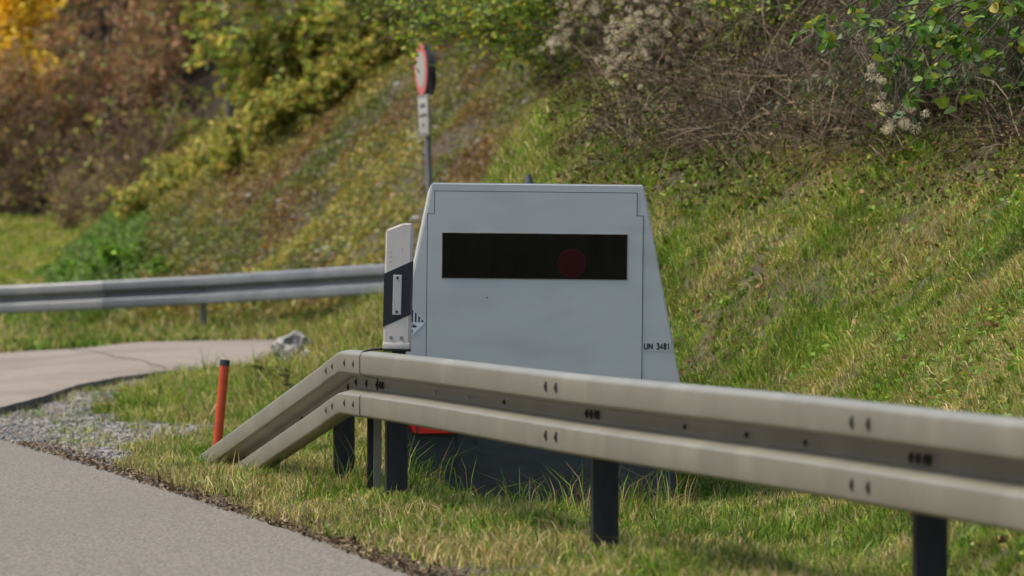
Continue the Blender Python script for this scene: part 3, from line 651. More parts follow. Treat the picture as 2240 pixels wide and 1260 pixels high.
# ------------------------------------------------------------------ orange marker
OM = empty('marker_post', ((472 - CX) / F * 27.5, 27.5, 0)); tag(OM, 'slim orange plastic marker post with black cap leaning at the guardrail end', 'marker post'); OM.rotation_euler = (0, R(5.2), 0)
bm = bmesh.new(); cyl(bm, (0, 0, .23), .027, .68, 'Z', 24); o = link('tube', bm_mesh(bm, 'tube'), M_orange, OM); autosmooth(o)
bm = bmesh.new(); cyl(bm, (0, 0, .575), .0285, .034, 'Z', 24); o = link('cap', bm_mesh(bm, 'cap'), M_cap, OM); autosmooth(o)

# ------------------------------------------------------------------ road sign
SD = 42.0; SS = F / SD
bx = (950 - CX) / F * SD; SG = empty('road_sign', (bx, SD, float(H(bx, SD)) - .2)); tag(SG, 'round red rimmed road sign with white plate on a leaning grey pole behind the trailer', 'road sign')
SG.rotation_euler = (0, R(-2.2), 0)
gz = SG.location.z
def sz(y): return CAMZ + (HY - y) / SS - gz
bm = bmesh.new(); cyl(bm, (0, 0, sz(100) / 2), .028, sz(100), 'Z', 16); o = link('pole', bm_mesh(bm, 'pole'), M_pole, SG); autosmooth(o)
fr = empty('sign_face'); fr.parent = SG
def oriented(bm, name, m, par, loc, rz):
    o = link(name, bm_mesh(bm, name), m, par); o.location = loc; o.rotation_euler = (0, 0, rz); autosmooth(o); return o
bpy.data.objects.remove(fr)
rz = R(-75)
z1 = sz(152); rr = .225
bm = bmesh.new(); cyl(bm, (0, 0, 0), rr, .006, 'Y', 48); d1 = oriented(bm, 'sign_disc', M_signr, SG, (-.035, -.015, z1), rz)
bm = bmesh.new(); cyl(bm, (0, -.0045, 0), rr * .70, .003, 'Y', 48); link('white_centre', bm_mesh(bm, 'white_centre'), M_signw, d1)
bm = bmesh.new(); cyl(bm, (0, 0, 0), rr, .006, 'Y', 48); d2 = oriented(bm, 'sign_disc', M_signb, SG, (.050, .03, z1), R(-77)); d2['label'] = 'dark back of the second disc'
z2 = sz(252)
bm = bmesh.new(); box(bm, (0, 0, 0), (.38, .005, .36), .002); pl = oriented(bm, 'sign_plate', M_signw, SG, (-.030, -.01, z2), rz)
bm = bmesh.new()
def ring(bm, w, h, t, y):
    for (cx2, cz2, sx2, sz2) in ((0, h / 2 - t / 2, w, t), (0, -h / 2 + t / 2, w, t), (-w / 2 + t / 2, 0, t, h - 2 * t), (w / 2 - t / 2, 0, t, h - 2 * t)): box(bm, (cx2, y, cz2), (sx2, .001, sz2))
ring(bm, .35, .335, .007, -.0035); link('plate_border', bm_mesh(bm, 'plate_border'), M_text, pl)
for row, (zc, w_, h_) in enumerate(((.085, .19, .05), (.0, .27, .035), (-.085, .07, .045))):
    bm = bmesh.new()                                 # blurred short words
    x = -w_ / 2
    while x < w_ / 2:
        ww = random.uniform(.012, .02); box(bm, (x + ww / 2, -.0035, zc + random.uniform(-.003, .003)), (ww * .55, .001, h_ * random.uniform(.7, 1)))
        box(bm, (x + ww * .8, -.0035, zc + random.uniform(-.012, .012)), (ww * .4, .001, .006)); x += ww + .007
    link('lettering', bm_mesh(bm, 'lettering'), M_text, pl)

# ------------------------------------------------------------------ boulder
def rock(label, px, py, size, seed, group=None, sink=.35):
    X, Y, Z = hit(px, py); bm = bmesh.new(); bmesh.ops.create_icosphere(bm, subdivisions=4, radius=1)
    from mathutils import noise as mn
    for v in bm.verts:
        c = v.co.copy(); n_ = mn.fractal(c * 1.1 + Vector((seed, 0, 0)), 1, 2, 4) * .35 + mn.cell(c * 1.6 + Vector((seed, 3, 1))) * .16
        v.co = Vector((c.x * size[0], c.y * size[1], c.z * size[2])) * (1 + n_)
    o = link('boulder', bm_mesh(bm, 'boulder'), M_rock); autosmooth(o, 28); o.location = (X, Y, Z + size[2] * (1 - 2 * sink)); o.rotation_euler = (0, 0, seed); return tag(o, label, 'boulder', group)
rock('larger pale grey boulder half buried in grass left of the delineator post', 648, 788, (.18, .15, .18), 1.7, sink=.42)
rock('small pale stone nestled just right of the larger boulder', 672, 790, (.07, .06, .06), 4.1)

# ------------------------------------------------------------------ gravel and litter
def stones(name, X, Y, s, cols, w, lab, z=None):
    n = len(X); bm = bmesh.new(); bmesh.ops.create_icosphere(bm, subdivisions=1, radius=1); iv = np.array([v.co[:] for v in bm.verts]); iff = np.array([[v.index for v in f.verts] for f in bm.faces]); bm.free()
    sc = s[:, None] * (.6 + .8 * rng.random((n, 3))) * np.array([1, 1, .6]); a = rng.random(n) * 6.28; ca, sa = np.cos(a), np.sin(a)
    V = iv[None] * (1 + (rng.random((n, 12, 1)) - .5) * .5) * sc[:, None]; x = V[..., 0] * ca[:, None] - V[..., 1] * sa[:, None]; y = V[..., 0] * sa[:, None] + V[..., 1] * ca[:, None]
    zz = (H(X, Y) if z is None else z) + s * .2
    V = np.stack([x + X[:, None], y + Y[:, None], V[..., 2] + zz[:, None]], -1).reshape(-1, 3)
    Fc = (iff[None] + (np.arange(n) * 12)[:, None, None]).ravel(); C = np.repeat(pick(cols, w, n), 12, 0)
    return tag(link(name, npmesh(name, V, Fc, 3, C), M_stone), lab, 'gravel', None, 'stuff')
n = 190000; X = rng.uniform(-4.6, -.6, n); Y = rng.uniform(22, 41.5, n); k = gravelness(X, Y) & frus(X, Y, .8); X, Y = X[k], Y[k]; keep = rng.random(len(X)) < .6; X, Y = X[keep], Y[keep]
stones('gravel', X, Y, .004 + .014 * rng.random(len(X)) ** 4, [(.22, .21, .195), (.34, .32, .285), (.13, .13, .125), (.07, .08, .085), (.26, .21, .15)], (4, 2, 4, 2, 2), 'loose grey gravel between the near road and the side road')
def litter(name, X, Y, size, cols, w, lab, zoff=.02, up=1.0, kind=0, m=None, cat='fallen leaves'):
    P = np.stack([X, Y, H(X, Y) + zoff * rng.random(len(X))], 1); V, Fc, c, C = leafmesh(P, size * (.5 + rng.random(len(X))), pick(cols, w, len(X)), up, kind)
    return tag(link(name, npmesh(name, V, Fc, c, C), m or M_dry), lab, cat, None, 'stuff')
# debris on the road edge
n = 6500; t = rng.random(n); Y = 12 + 18 * t; X = np.interp(Y, [p[1] for p in EDGE], [p[0] for p in EDGE]) + np.abs(rng.normal(size=n)) * .12 - .03
litter('road_edge_litter', X, Y, .022, [(.20, .15, .09), (.12, .08, .05), (.32, .25, .16), (.06, .045, .03)], (4, 3, 1, 4), 'dry leaf and straw litter along the near road edge', .02, .8)
n = 9000; X = rng.uniform(.9, 5, n); Y = rng.uniform(15, 34, n); d = poly_sd(X, Y, TOE); k = (d > .1) & (d < 3.4) & frus(X, Y) & (rng.random(n) < .05 + .12 * (d > 1.5) + .75 * (noise(X, Y, .6, 131) > .60)) ; X, Y = X[k], Y[k]
litter('slope_leaves', X, Y, .036, [(.28, .15, .07), (.16, .08, .04), (.36, .25, .13), (.36, .17, .05)], (3, 4, 1.5, .6), 'brown fallen leaves scattered on the sloping bank', .10, .3)

# weeds with broad leaves in the slope grass
n = 42000; X = rng.uniform(.9, 5, n); Y = rng.uniform(15, 34, n); d = poly_sd(X, Y, TOE); k = (d > .1) & (d < 3.2) & frus(X, Y) & (noise(X, Y, .35, 141) > .57); X, Y = X[k], Y[k]
litter('slope_weeds', X, Y, .035, [(.10, .21, .02), (.17, .30, .03), (.30, .36, .04), (.40, .26, .04)], (4, 3, 2, .3), 'low green leafy weeds in the bank grass', .12, .6, 0, M_leaf, 'ground cover')

# ground cover on the central bank and the far spur
n = 900000; X = rng.uniform(-9, 6.5, n); Y = rng.uniform(46, 80, n); d = poly_sd(X, Y, TOE)
cl = noise(X, Y, .9, 151); cl2 = noise(X, Y, .3, 153)
g_ = (cl * .6 + cl2 * .4)
low = (d < 4.2)
spur = sstep(-1.2, -3.5, X)                             # the left part is fully overgrown
k = (d > .1) & frus(X, Y, 1.0) & ((rng.random(n) < np.clip((g_ - .33) * 7, .42, 1)) | (rng.random(n) < spur * .9) | (d > 5)); X, Y, d, cl, cl2 = X[k], Y[k], d[k], cl[k], cl2[k]; n = len(X)
kk = rng.random(n) < .8; X, Y, d, cl, cl2 = X[kk], Y[kk], d[kk], cl[kk], cl2[kk]; n = len(X)
Cg = pick([(.09, .13, .02), (.16, .19, .03), (.28, .25, .05), (.30, .17, .05), (.16, .09, .04)], (4, 4, 2, 2.5, 3), n); cz = noise(X, Y, 1.3, 155)
pp = noise(X, Y, .45, 157)[:, None]; Cc = np.where(pp < .42, [[.12, .17, .028]], np.where(pp < .5, [[.21, .22, .035]], np.where(pp < .58, [[.31, .25, .05]], [[.25, .14, .045]]))); Cg = .35 * Cg + .65 * Cc * (.8 + .4 * rng.random((n, 1)))
Cg = np.where((cz > .56)[:, None] & (X < -1)[:, None], pick([(.40, .29, .06), (.30, .27, .05), (.20, .24, .04)], (2, 3, 3), n), Cg)
gm = (d < 1.3) & (X < -4.4) & (Y < 66)
Cg = np.where(gm[:, None], pick([(.11, .20, .03), (.16, .24, .04), (.08, .13, .03)], (3, 2, 1), n), Cg) * (.65 + .7 * cl2)[:, None]
hgt = (.04 + .35 * np.clip(cl - .4, 0, 1) + .25 * sstep(-2, -5, X)) * rng.random(n)
P = np.stack([X, Y, H(X, Y) + hgt], 1); V, Fc, c, C = leafmesh(P, .056 * (.6 + .8 * rng.random(n)), Cg, .5)
tag(link('bank_ground_cover', npmesh('bank_ground_cover', V, Fc, c, C), M_leaf), 'mottled yellow green and brown creepers covering the bank', 'ground cover', None, 'stuff')
# rubble on the bank
n = 2600; X = rng.uniform(-3.5, 2.5, n); Y = rng.uniform(47, 58, n); k = (poly_sd(X, Y, TOE) > .5) & (rng.random(n) < noise(X, Y, .8, 161)); X, Y = X[k], Y[k]
stones('bank_rubble', X, Y, .012 + .05 * rng.random(len(X)) ** 3, [(.3, .28, .25), (.2, .17, .14), (.42, .4, .36)], (3, 3, 1), 'small stones lying on the bare patches of the bank')
# dry twigs and stalks litter under the right-hand thicket
lines = []; lines2 = []
for i in range(4200):
    px = random.uniform(1330, 2320); py = random.uniform(-80, 330) + (2240 - px) * .05; X_, Y_, Z_ = hit(px, py, 22, 60, 500)
    if Y_ < 25.5 or Y_ > 50: continue
    P = curve((X_, Y_, Z_ - .02), (random.gauss(0, 1), random.gauss(0, 1), random.uniform(.1, 1.4)), random.uniform(.25, .9), 6, 1.2, 1.3, .15); (lines if i % 3 else lines2).append((P, .0045, .002))
for nm, ll, m_, lb in (('dry_stalks', lines, M_twig, 'tangle of thin dark dry stalks under the thicket on the right bank'), ('pale_stalks', lines2, M_straw, 'pale straw coloured stalks arching over the thicket floor on the right bank')):
    V, Fc, c = tubes(ll, 3); tag(link(nm, npmesh(nm, V, Fc, c), m_), lb, 'dry stalks', None, 'stuff')
n = 120000; X = rng.uniform(-1, 6, n); Y = rng.uniform(27, 50, n); d = poly_sd(X, Y, TOE); k = (d > 1.7) & frus(X, Y, .8) & (X > .3); X, Y = X[k], Y[k]; n = len(X)
litter('thicket_floor', X, Y, .036, [(.15, .095, .05), (.08, .055, .03), (.12, .12, .03), (.24, .17, .09), (.08, .10, .025)], (3, 4, 2, 1, 2), 'brown leaf litter and low plants under the thicket', .12, .3, 0, M_dry, 'ground cover')

# ------------------------------------------------------------------ shrubs and trees
def at(px, py, d0=12, d1=130):
    X_, Y_, Z_ = hit(px, py, d0, d1); return (X_, Y_, Z_)
def atD(px, D): X_ = (px - CX) / F * D; return (X_, D, float(H(X_, D)))
RUST = [(.28, .13, .065), (.22, .14, .07), (.34, .21, .07), (.20, .22, .05)]; OLIVE = [(.16, .23, .03), (.27, .31, .04), (.34, .27, .05), (.14, .11, .045)]
GREEN = [(.10, .18, .02), (.17, .26, .03), (.28, .32, .03), (.42, .36, .03)]; YEL = [(.85, .64, .05), (.85, .56, .04), (.90, .72, .10)]
# left background
a = shrub('rusty_shrub', 'rusty red shrub directly below the yellow tree at the far left', atD(70, 81.5), 2.9, 1.0, 26, 14, 4200, .085, RUST, (3, 3, 2, 2), group='russet shrubs at the far left', twigmat=M_redtwig, r0=.014, grav=.1, scat=.06)
for (px, D, s_, r_, lb) in ((-60, 80.5, 1.0, 1.2, 'rusty shrub cut by the left picture edge'), (190, 81, 1.1, 2.5, 'rusty shrub between the yellow tree and the olive shrubs'), (300, 82.5, 1.2, 4.0, 'tall orange brown shrub left of the thin dark trunk'),
                            (20, 85.5, 1.05, 5.2, 'dark rusty shrub under the yellow crown'), (400, 84, 1.15, .4, 'rusty shrub behind the thin dark trunk'), (560, 86, 1.2, 1.9, 'reddish brown shrub just right of the thin dark trunk'),
                            (150, 87, 1.1, 2.2, 'russet shrub right of the yellow crown near the top'), (280, 88, 1.3, 3.9, 'russet shrub highest in the row left of the thin trunk'), (700, 87, 1.3, 2.9, 'brown shrub above the yellow ferny ridge'), (820, 86, 1.3, 5.9, 'brown green shrub at the top left of the road sign')):
    copy_tree(a, atD(px, D), r_, s_, lb)
b = shrub('bare_shrub', 'bare brown stemmed shrub beside the pale meadow at left', atD(150, 76), 1.5, .6, 34, 8, 700, .06, OLIVE + [(.2, .12, .06)], (1, 1, 1, 2, 2), group='bare stemmed shrubs by the meadow', twigmat=M_redtwig, r0=.011, grav=0)
for (px, D, s_, r_, lb) in ((40, 79.5, 1.3, 1, 'bare brown thicket on the far side of the pale meadow'), (230, 72, .9, 2, 'lower bare shrub where the meadow meets the spur'), (110, 80, 1.5, 3, 'taller bare reddish thicket behind the meadow edge'), (-40, 81, 1.4, 4, 'bare reddish thicket at the left picture edge above the meadow'), (290, 77, 1.6, 5, 'bare thicket left of the olive shrubs')):
    copy_tree(b, atD(px, D), r_, s_, lb)
o_ = shrub('olive_shrub', 'olive green shrub at the foot of the thin dark trunk', at(425, 340), 1.15, .9, 16, 14, 3000, .075, OLIVE, (3, 3, 3, 1), group='olive shrubs on the spur', grav=.2)
for (px, py, s_, r_, lb) in ((330, 400, .85, 1, 'olive shrub left of the one under the dark trunk'), (250, 460, .6, 2, 'low olive shrub nearest the pale meadow'), (610, 235, 1.5, 3, 'olive shrub right of the thin dark trunk'), (660, 190, 1.6, 4, 'olive shrub on the ridge between trunk and sign'), (760, 130, 1.3, 5, 'olive shrub on the ridge left of the road sign'), (380, 440, .5, 5.5, 'small olive bush low on the spur front')):
    copy_tree(o_, at(px, py), r_, s_, lb)
def tree(name, label, loc, h, lean, r, crown, n_leaf, ls, cols, w, group=None, cr=1.2, z0=.35, bm_=None, kind=0):
    root = empty(name, loc); tag(root, label, 'tree', group)
    T = curve((0, 0, -.2), (lean[0], lean[1], 1), h, 12, .25, 0, .03); link('trunk', npmesh('trunk', *tubes([(T, r, r * .35)], 8)[:2], 4, smooth=True), bm_ or M_bark, root)
    lines = []; tips = []
    for i in range(26):
        t = z0 + (1 - z0) * random.random(); q = t * 11; i0 = min(int(q), 10); p = T[i0] + (T[i0 + 1] - T[i0]) * (q - i0); a_ = random.random() * 6.283
        Q = curve(p, (math.cos(a_), math.sin(a_), .7), cr * (.5 + .6 * random.random()) * (1.25 - .7 * t), 7, .5, .2); lines.append((Q, r * .3, r * .06))
        for j in range(6):
            q = random.uniform(1.5, 6); i1 = min(int(q), 5); S_ = curve(Q[i1], rng.normal(size=3) + np.array([0, 0, .2]), cr * .4, 5, .5, .3); lines.append((S_, r * .1, r * .03)); tips.append(S_)
    link('branches', npmesh('branches', *tubes(lines, 4)[:2], 4, smooth=True), bm_ or M_bark, root)
    T_ = np.array(tips); n = n_leaf; ti = rng.integers(0, len(T_), n); i0 = rng.integers(0, 5, n); P = T_[ti, i0] + rng.normal(size=(n, 3)) * .07 * cr
    C = pick(cols, w, n) * (.8 + .8 * rng.random(len(T_))[ti])[:, None]
    V, Fc, c, C = leafmesh(P, ls * (.6 + .8 * rng.random(n)), C, .3, kind, .3); link('crown', npmesh('crown', V, Fc, c, C), M_leaf, root)
    return root
tree('yellow_tree', 'bright yellow autumn tree in the top left corner', atD(38, 82), 3.5, (.0, 0), .05, 1, 6500, .13, YEL, (3, 2, 2), cr=1.25, z0=.3)
_h0 = at(508, 285); X_, Y_, Z_ = atD(510, _h0[1] - 3.0)
tree('young_tree', 'young tree with a slender dark leaning trunk in the upper left', (X_, Y_, Z_), 4.0, (-.09, 0), .07, 1, 1100, .07, OLIVE + [(.3, .34, .1)], (3, 3, 2, 1, 1), cr=1.0, z0=.5)
tree('young_tree', 'second thinner sapling just right of the slender dark trunk', at(528, 215), 3.0, (-.05, 0), .03, 1, 1200, .07, OLIVE, (3, 3, 2, 1), cr=.8, z0=.3)
# fern-yellow ridge plants
fy = shrub('ferny_shrub', 'low yellow green ferny shrub on the ridge just right of the dark trunk', at(610, 290), .8, .7, 22, 12, 3200, .07, [(.42, .33, .06), (.27, .31, .05), (.42, .27, .06), (.17, .23, .04)], (3, 3, 1, 2.5), group='yellow green ridge shrubs', grav=.9, low=.1)
for (px, py, s_, r_, lb) in ((700, 240, 1.0, 1, 'yellow green ridge shrub between dark trunk and road sign'), (780, 190, .9, 2, 'yellow green ridge shrub nearest the road sign'), (520, 360, .95, 3, 'golden ridge shrub below the dark trunk'), (430, 410, .9, 4, 'golden shrub midway down the spur'), (340, 480, .9, 5, 'yellow shrub low on the spur above the far guardrail'), (840, 140, .9, .5, 'olive yellow shrub just left of the sign disc')):
    copy_tree(fy, at(px, py), r_, s_, lb)
gs = shrub('green_shrub', 'bright green leafy plant at the foot of the spur above the far guardrail', at(300, 560), .45, .95, 26, 10, 2400, .075, [(.14, .27, .03), (.22, .34, .04), (.10, .18, .02)], (3, 2, 1), group='bright green plants behind the far guardrail', grav=.6, low=.1)
for (px, py, s_, r_, lb) in ((215, 590, 1.0, 1, 'bright green plant near the pale meadow above the far guardrail'), (130, 605, .8, 2, 'green plant leftmost above the far guardrail'), (380, 590, .7, 3, 'small green plant touching the far guardrail top')):
    copy_tree(gs, at(px, py), r_, s_, lb)
# central green bush whose sprays hang in front of the sign
cb = empty('leafy_shrub', atD(1340, 40.5)); tag(cb, 'green and yellow leafy bush arching over the road sign at top centre', 'shrub')
lines = []; tips = []; cbl = np.array(cb.location)
for i in range(46):
    tx = random.uniform(760, 1330); ty = random.uniform(-120, 190) if tx > 980 else random.uniform(-80, 118)
    if tx > 1150: ty = random.uniform(-100, 280)
    D_ = random.uniform(38.5, 43) if tx > 975 else random.uniform(39.2, 41.3)
    e = np.array(wp(tx, ty, D_)) - cbl; s0 = np.array([random.uniform(-.15, .3), random.uniform(-.3, .3), -.05]); t_ = np.linspace(0, 1, 12)[:, None]
    mid = (s0 + e) / 2 + np.array([0, 0, random.uniform(.2, .9)]); P = (1 - t_) ** 2 * s0 + 2 * t_ * (1 - t_) * mid + t_ ** 2 * e; P[1:-1] += rng.normal(size=(10, 3)) * .015
    lines.append((P, .012, .003))
    for j in range(13):
        q = random.uniform(5, 11); i0 = min(int(q), 10); S_ = curve(P[i0], rng.normal(size=3) * np.array([1, 1, .5]), random.uniform(.12, .35), 5, .5, .6); lines.append((S_, .004, .0015)); tips.append(S_)
link('stems', npmesh('stems', *tubes(lines, 4)[:2], 4, smooth=True), M_bark, cb)
T_ = np.array(tips); n = 7000; ti = rng.integers(0, len(T_), n); i0 = rng.integers(0, 5, n); P = T_[ti, i0] + rng.normal(size=(n, 3)) * .03
V, Fc, c, C = leafmesh(P, .055 * (.6 + .8 * rng.random(n)), pick(GREEN, (4, 4, 3, 1.5), n) * (.75 + .9 * rng.random(len(T_))[ti])[:, None], .4, 0, .3); link('foliage', npmesh('foliage', V, Fc, c, C), M_leaf, cb)
# hill top filler shrubs behind the bank (D 56-62)
h_ = shrub('dark_shrub', 'dark green shrub high on the bank right of the road sign', at(1010, 60), 1.6, 1.1, 18, 14, 3800, .07, [(.07, .10, .02), (.12, .16, .025), (.22, .22, .035), (.16, .1, .04)], (4, 3, 2, 1), group='dark shrubs high on the bank', grav=.5)
for (px, py, s_, r_, lb) in ((900, 100, .8, 1, 'dark shrub behind the sign disc'), (1130, 100, .8, 2, 'dark shrub at top centre above the trailer'), (1230, 170, .8, 3, 'dark shrub left of the pale seed heads'), (1330, 120, .9, 4, 'dark shrub directly behind the seed heads')):
    copy_tree(h_, at(px, py, 44, 90), r_, s_, lb)
# clematis and brown thicket
BROWN = [(.20, .13, .08), (.14, .09, .055), (.22, .2, .05), (.1, .13, .03)]
def fluffs(name, centres, root, rad=.023, m=90, fcol=(.74, .66, .47)):
    Lf = []
    for c0 in centres:
        rr_ = rad * (.6 + .8 * rng.random()); dv = rng.normal(size=(m, 3)); dv /= np.linalg.norm(dv, axis=1)[:, None]
        Lf.append(leafmesh(c0 + dv * rr_ * rng.random((m, 1)) ** .4, .015, np.array([fcol]) * (.6 + .75 * rng.random((m, 1))), 0, 2, 0, dirs=dv * 3))
    link(name, npmesh(name, *join(Lf)), M_fluff, root)
def climber(label, loc, targets, nfl, ntw, nleaf, sag=.5, cols=BROWN):
    root = empty('clematis_shrub', loc); tag(root, label, 'climber', 'climbers with fluffy seed heads'); L0 = np.array(loc); lines = []; tips = []; cen = []
    for (px, py, D_, rad) in targets:
        for k_ in range(2):
            e = np.array(wp(px, py, D_)) - L0 + rng.normal(size=3) * .05; s0 = np.array([random.uniform(-.25, .25), random.uniform(-.3, .3), -.05]); t_ = np.linspace(0, 1, 12)[:, None]
            mid = (s0 + e) / 2 + np.array([0, 0, random.uniform(.1, sag)]); P = (1 - t_) ** 2 * s0 + 2 * t_ * (1 - t_) * mid + t_ ** 2 * e; P[1:-1] += rng.normal(size=(10, 3)) * .012; lines.append((P, .006, .002))
            for j in range(ntw):
                q = random.uniform(2, 11); i0 = min(int(q), 10); S_ = curve(P[i0], rng.normal(size=3), random.uniform(.12, .4), 5, .8, 1.2); lines.append((S_, .0022, .0012)); tips.append(S_)
        e = np.array(wp(px, py, D_)) - L0
        for k_ in range(max(1, int(nfl * rad / 26))): cen.append(e + rng.normal(size=3) * rad * D_ / F * .75)
    link('stems', npmesh('stems', *tubes(lines, 4)[:2], 4, smooth=True), M_twig, root); fluffs('seed_heads', cen, root)
    T_ = np.array(tips); n = nleaf; ti = rng.integers(0, len(T_), n); i0 = rng.integers(0, 5, n); P = T_[ti, i0] + rng.normal(size=(n, 3)) * .03
    V, Fc, c, C = leafmesh(P, .045 * (.6 + .8 * rng.random(n)), pick(cols, [1] * len(cols), n), .4, 0, .5); link('foliage', npmesh('foliage', V, Fc, c, C), M_dry, root)
    return root
CT = [(1370, 20, 40), (1360, 70, 30), (1395, 100, 50), (1430, 120, 40), (1480, 150, 60), (1500, 190, 60), (1470, 200, 40), (1520, 120, 60), (1560, 60, 60), (1600, 90, 50), (1540, 230, 40), (1585, 150, 40), (1500, 60, 50), (1600, 230, 40),
      (1550, 190, 50), (1450, 250, 26), (1410, 160, 30), (1560, 290, 24), (1620, 180, 40), (1450, 40, 50), (1640, 40, 50), (1340, 130, 20), (1550, 10, 60), (1410, 50, 40), (1520, 240, 30), (1640, 130, 30)]
climber('brown climber full of pale fluffy seed heads above the right end of the trailer', atD(1490, 33.2), [(a_, b_, 33.0 - .25 * (b_ > 180), c_) for a_, b_, c_ in CT], 13, 14, 1700, .5, BROWN + [(.2, .26, .04)])
climber('climber with seed heads at the top edge right of the leafy bush', atD(1330, 37.5),
    [(1260, 15, 37.5, 40), (1240, 60, 37.3, 20), (1285, 12, 37.4, 40), (1225, 85, 37.2, 20), (1203, 104, 37, 14), (1310, 25, 37.5, 40), (1290, 55, 37.4, 16), (1330, 152, 37, 16), (1345, 172, 37, 18), (1400, 5, 37.6, 40)], 13, 9, 500, .9, BROWN + GREEN[:3])
climber('low pale seed head climber on the grass crest beside the brown thicket', atD(1570, 32.3),
    [(1510, 240, 32.3, 30), (1535, 265, 32.3, 30), (1580, 250, 32.4, 30), (1590, 300, 32.2, 26), (1520, 300, 32.2, 20)], 15, 12, 200, .3)
th = shrub('bramble_thicket', 'dense brown twiggy thicket between the seed heads and the leafy alder', atD(1720, 33.5), 1.7, 1.0, 64, 30, 4600, .036, BROWN + [(.16, .20, .03), (.28, .28, .05)], (3, 3, 2, 2, 3, 1.5), 'thicket', 'brown twiggy thickets on the right bank', r0=.009, grav=1.0, low=.1, tw=.55)
for (px, D, s_, r_, lb) in ((1580, 36, 1.0, 1, 'brown thicket directly behind the pale seed heads'), (1880, 35, 1.1, 2, 'brown thicket behind the alder leaves'), (1650, 40, 1.3, 3, 'tall brown thicket at the top edge right of the seed heads'), (2080, 33, 1.0, 4, 'brown thicket under the alder branches at right'), (2240, 34, 1.2, 5, 'brown thicket at the right picture edge'), (1480, 41, 1.3, .7, 'brown thicket rising behind the seed head climber'), (1900, 41, 1.5, 2.2, 'tall brown thicket at the top edge behind the alder'), (2150, 39, 1.5, 3.3, 'tall dark thicket in the top right corner')):
    copy_tree(th, atD(px, D), r_, s_, lb)
shrub('willow_shrub', 'dusky shrub with narrow grey green leaves behind the alder leaves', atD(2030, 29.5), 1.15, .55, 26, 18, 5200, .055, [(.09, .12, .06), (.14, .17, .09), (.06, .09, .03), (.2, .22, .1)], (3, 2, 2, 1), kind=2, r0=.006, grav=.9, low=.2, up=0, droop=1.4)
shrub('willow_shrub', 'narrow leaved grey green shrub at the right picture edge', atD(2230, 29.0), 1.1, .5, 22, 16, 3600, .055, [(.09, .12, .06), (.12, .15, .07), (.06, .09, .03)], (3, 2, 2), kind=2, r0=.006, grav=.9, low=.2, up=0, droop=1.2)
for (lb, px0, D0, tgs) in (('yellow green leafy bush at the top edge between seed heads and alder', 1700, 32.6, [(1560, 30), (1600, -20), (1640, 60), (1680, 10), (1720, 80), (1650, 100), (1760, 30), (1700, -40), (1590, 110), (1740, 130), (1800, 10), (1780, 90)]),
                           ('dark green leafy bush at the top right behind the alder', 2080, 31.5, [(1900, -20), (1950, 20), (2000, -40), (2050, 40), (2100, 0), (2160, 60), (2210, 20), (2240, 110), (2180, 150), (2120, 120), (2060, 170), (2230, 200), (2270, 60)])):
    rt = empty('leafy_shrub', atD(px0, D0)); tag(rt, lb, 'shrub'); L0 = np.array(rt.location); lines = []; tips = []
    for (px, py) in tgs * 2:
        e = np.array(wp(px + random.gauss(0, 20), py + random.gauss(0, 20), D0 + random.uniform(-1.2, .3))) - L0; s0 = np.array([random.uniform(-.2, .2), random.uniform(-.2, .2), -.05]); t_ = np.linspace(0, 1, 10)[:, None]
        mid = (s0 + e) / 2 + np.array([0, 0, random.uniform(.1, .6)]); P = (1 - t_) ** 2 * s0 + 2 * t_ * (1 - t_) * mid + t_ ** 2 * e; lines.append((P, .009, .002))
        for j in range(12):
            q = random.uniform(3, 9); i0 = min(int(q), 8); S_ = curve(P[i0], rng.normal(size=3), random.uniform(.1, .3), 5, .5, .5); lines.append((S_, .003, .0015)); tips.append(S_)
    link('stems', npmesh('stems', *tubes(lines, 4)[:2], 4, smooth=True), M_bark, rt)
    T_ = np.array(tips); n = 2300; ti = rng.integers(0, len(T_), n); i0 = rng.integers(0, 5, n); P = T_[ti, i0] + rng.normal(size=(n, 3)) * .03
    V, Fc, c, C = leafmesh(P, .045 * (.6 + .8 * rng.random(n)), pick(GREEN, (5, 3, 2, 1), n) * (.6 + .8 * rng.random(len(T_))[ti])[:, None], .4, 0, .3); link('foliage', npmesh('foliage', V, Fc, c, C), M_leaf, rt)
# alder at top right: trunk right of the frame, boughs reaching left
AX, AY = 3.75, 26.6; AZ = float(H(AX, AY)); al = empty('alder_tree', (AX, AY, AZ)); tag(al, 'alder reaching in from the top right with large round green leaves', 'tree'); alo = np.array([AX, AY, AZ])
T = curve((0, 0, -.2), (-.05, -.02, 1), 4.6, 12, .1, 0, .02); link('trunk', npmesh('trunk', *tubes([(T, .07, .03)], 10)[:2], 4, smooth=True), M_bark, al)
lines = []; tips = []
tg = [(1745, 75, 25.0), (1790, 120, 25.3), (1830, 40, 25.6), (1900, 95, 24.8), (1880, 150, 25.2), (1960, 170, 25.4), (2010, 60, 24.8), (2040, 215, 25.2), (1960, 250, 25.6), (2060, 120, 25), (2120, 40, 24.6), (2150, 150, 24.9), (2200, 230, 25.2), (2100, 240, 25.5),
      (2230, 90, 24.7), (2260, 150, 25), (1930, 20, 25.6), (2180, 10, 25), (2050, 10, 25.8), (1850, -30, 25.5), (2240, 20, 24.6), (2000, 205, 25.0), (1935, 215, 25.3), (2120, 95, 25.6), (2010, 130, 25.9)]
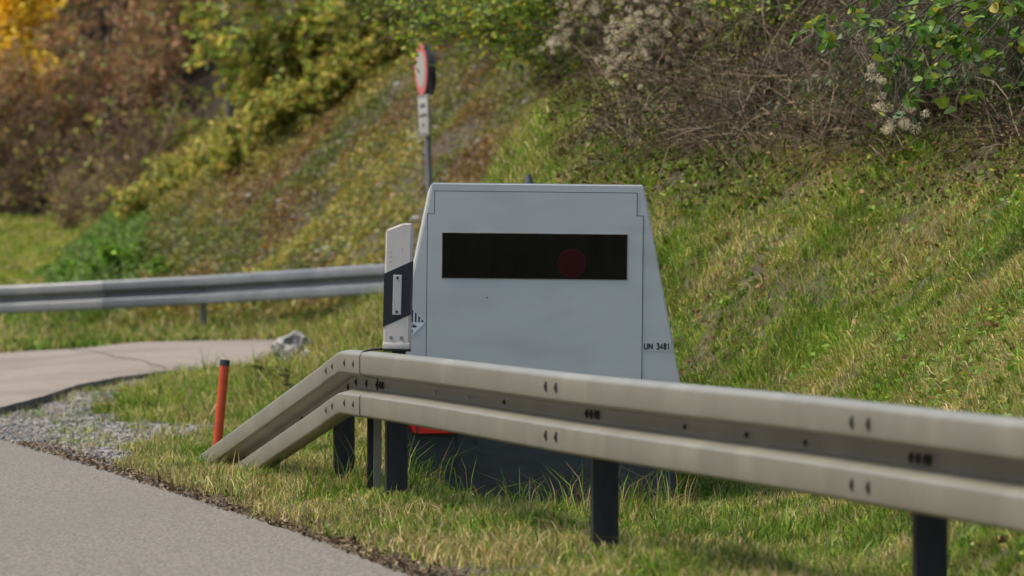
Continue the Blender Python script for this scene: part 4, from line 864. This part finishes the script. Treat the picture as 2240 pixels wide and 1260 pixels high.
for (px, py, D_) in tg:
    e = np.array(wp(px, py, D_)) - alo; q = random.uniform(.18, .5) * 11; i0 = int(q); s0 = T[i0]; t_ = np.linspace(0, 1, 12)[:, None]
    mid = s0 * .4 + e * .6 + np.array([0, 0, random.uniform(.05, .3)]); P = (1 - t_) ** 2 * s0 + 2 * t_ * (1 - t_) * mid + t_ ** 2 * e; P[1:-1] += rng.normal(size=(10, 3)) * .008
    lines.append((P, .013, .002))
    for j in range(8):
        q = random.uniform(5.5, 11); i0 = min(int(q), 10); S_ = curve(P[i0], rng.normal(size=3) * np.array([1, 1, .45]) + (P[i0 + 1] - P[i0]) * 4, random.uniform(.08, .2), 5, .5, .3); lines.append((S_, .003, .0015)); tips.append(S_)
    tips.append(P[-5:])
link('branches', npmesh('branches', *tubes(lines, 6)[:2], 4, smooth=True), M_bark, al)
T_ = np.array(tips); n = 1150; ti = rng.integers(0, len(T_), n); i0 = rng.integers(0, 5, n); P = T_[ti, i0] + rng.normal(size=(n, 3)) * .008
V, Fc, c, C = leafmesh(P, .066 * (.55 + .7 * rng.random(n)), pick([(.09, .19, .025), (.15, .27, .035), (.26, .34, .04), (.42, .38, .04), (.17, .25, .12)], (5, 4, 2, .7, 1.5), n), .5, 1, .5); link('crown', npmesh('crown', V, Fc, c, C), M_leaf, al)
# hanging bare stems with seed heads in front of the willow
climber('cream fluffy seed heads hanging low under the alder leaves', tuple(wp(1955, 70, 27.4)),
    [(1912, 170, 27, 14), (1926, 222, 27, 14), (1960, 262, 27, 20), (1988, 246, 27, 16), (1935, 275, 27, 12)], 9, 2, 20, .12, GREEN)
# tall weeds in front of the mound and at the verge
wd = shrub('tall_weed', 'dark stemmed weed beside the boulder', at(600, 850), .30, .16, 12, 8, 420, .035, [(.16, .22, .03), (.10, .12, .03), (.07, .06, .03)], (3, 2, 3), 'weed', 'weeds on the grass mound', r0=.004, grav=.1, low=.2)
for (px, py, s_, r_, lb) in ((648, 860, .8, 1, 'dark weed below the boulder'), (700, 870, .6, 2, 'low weed right of the boulder above the sloping rail'), (226, 905, .4, 3, 'small green weed on the gravel at left')):
    copy_tree(wd, at(px, py), r_, s_, lb)
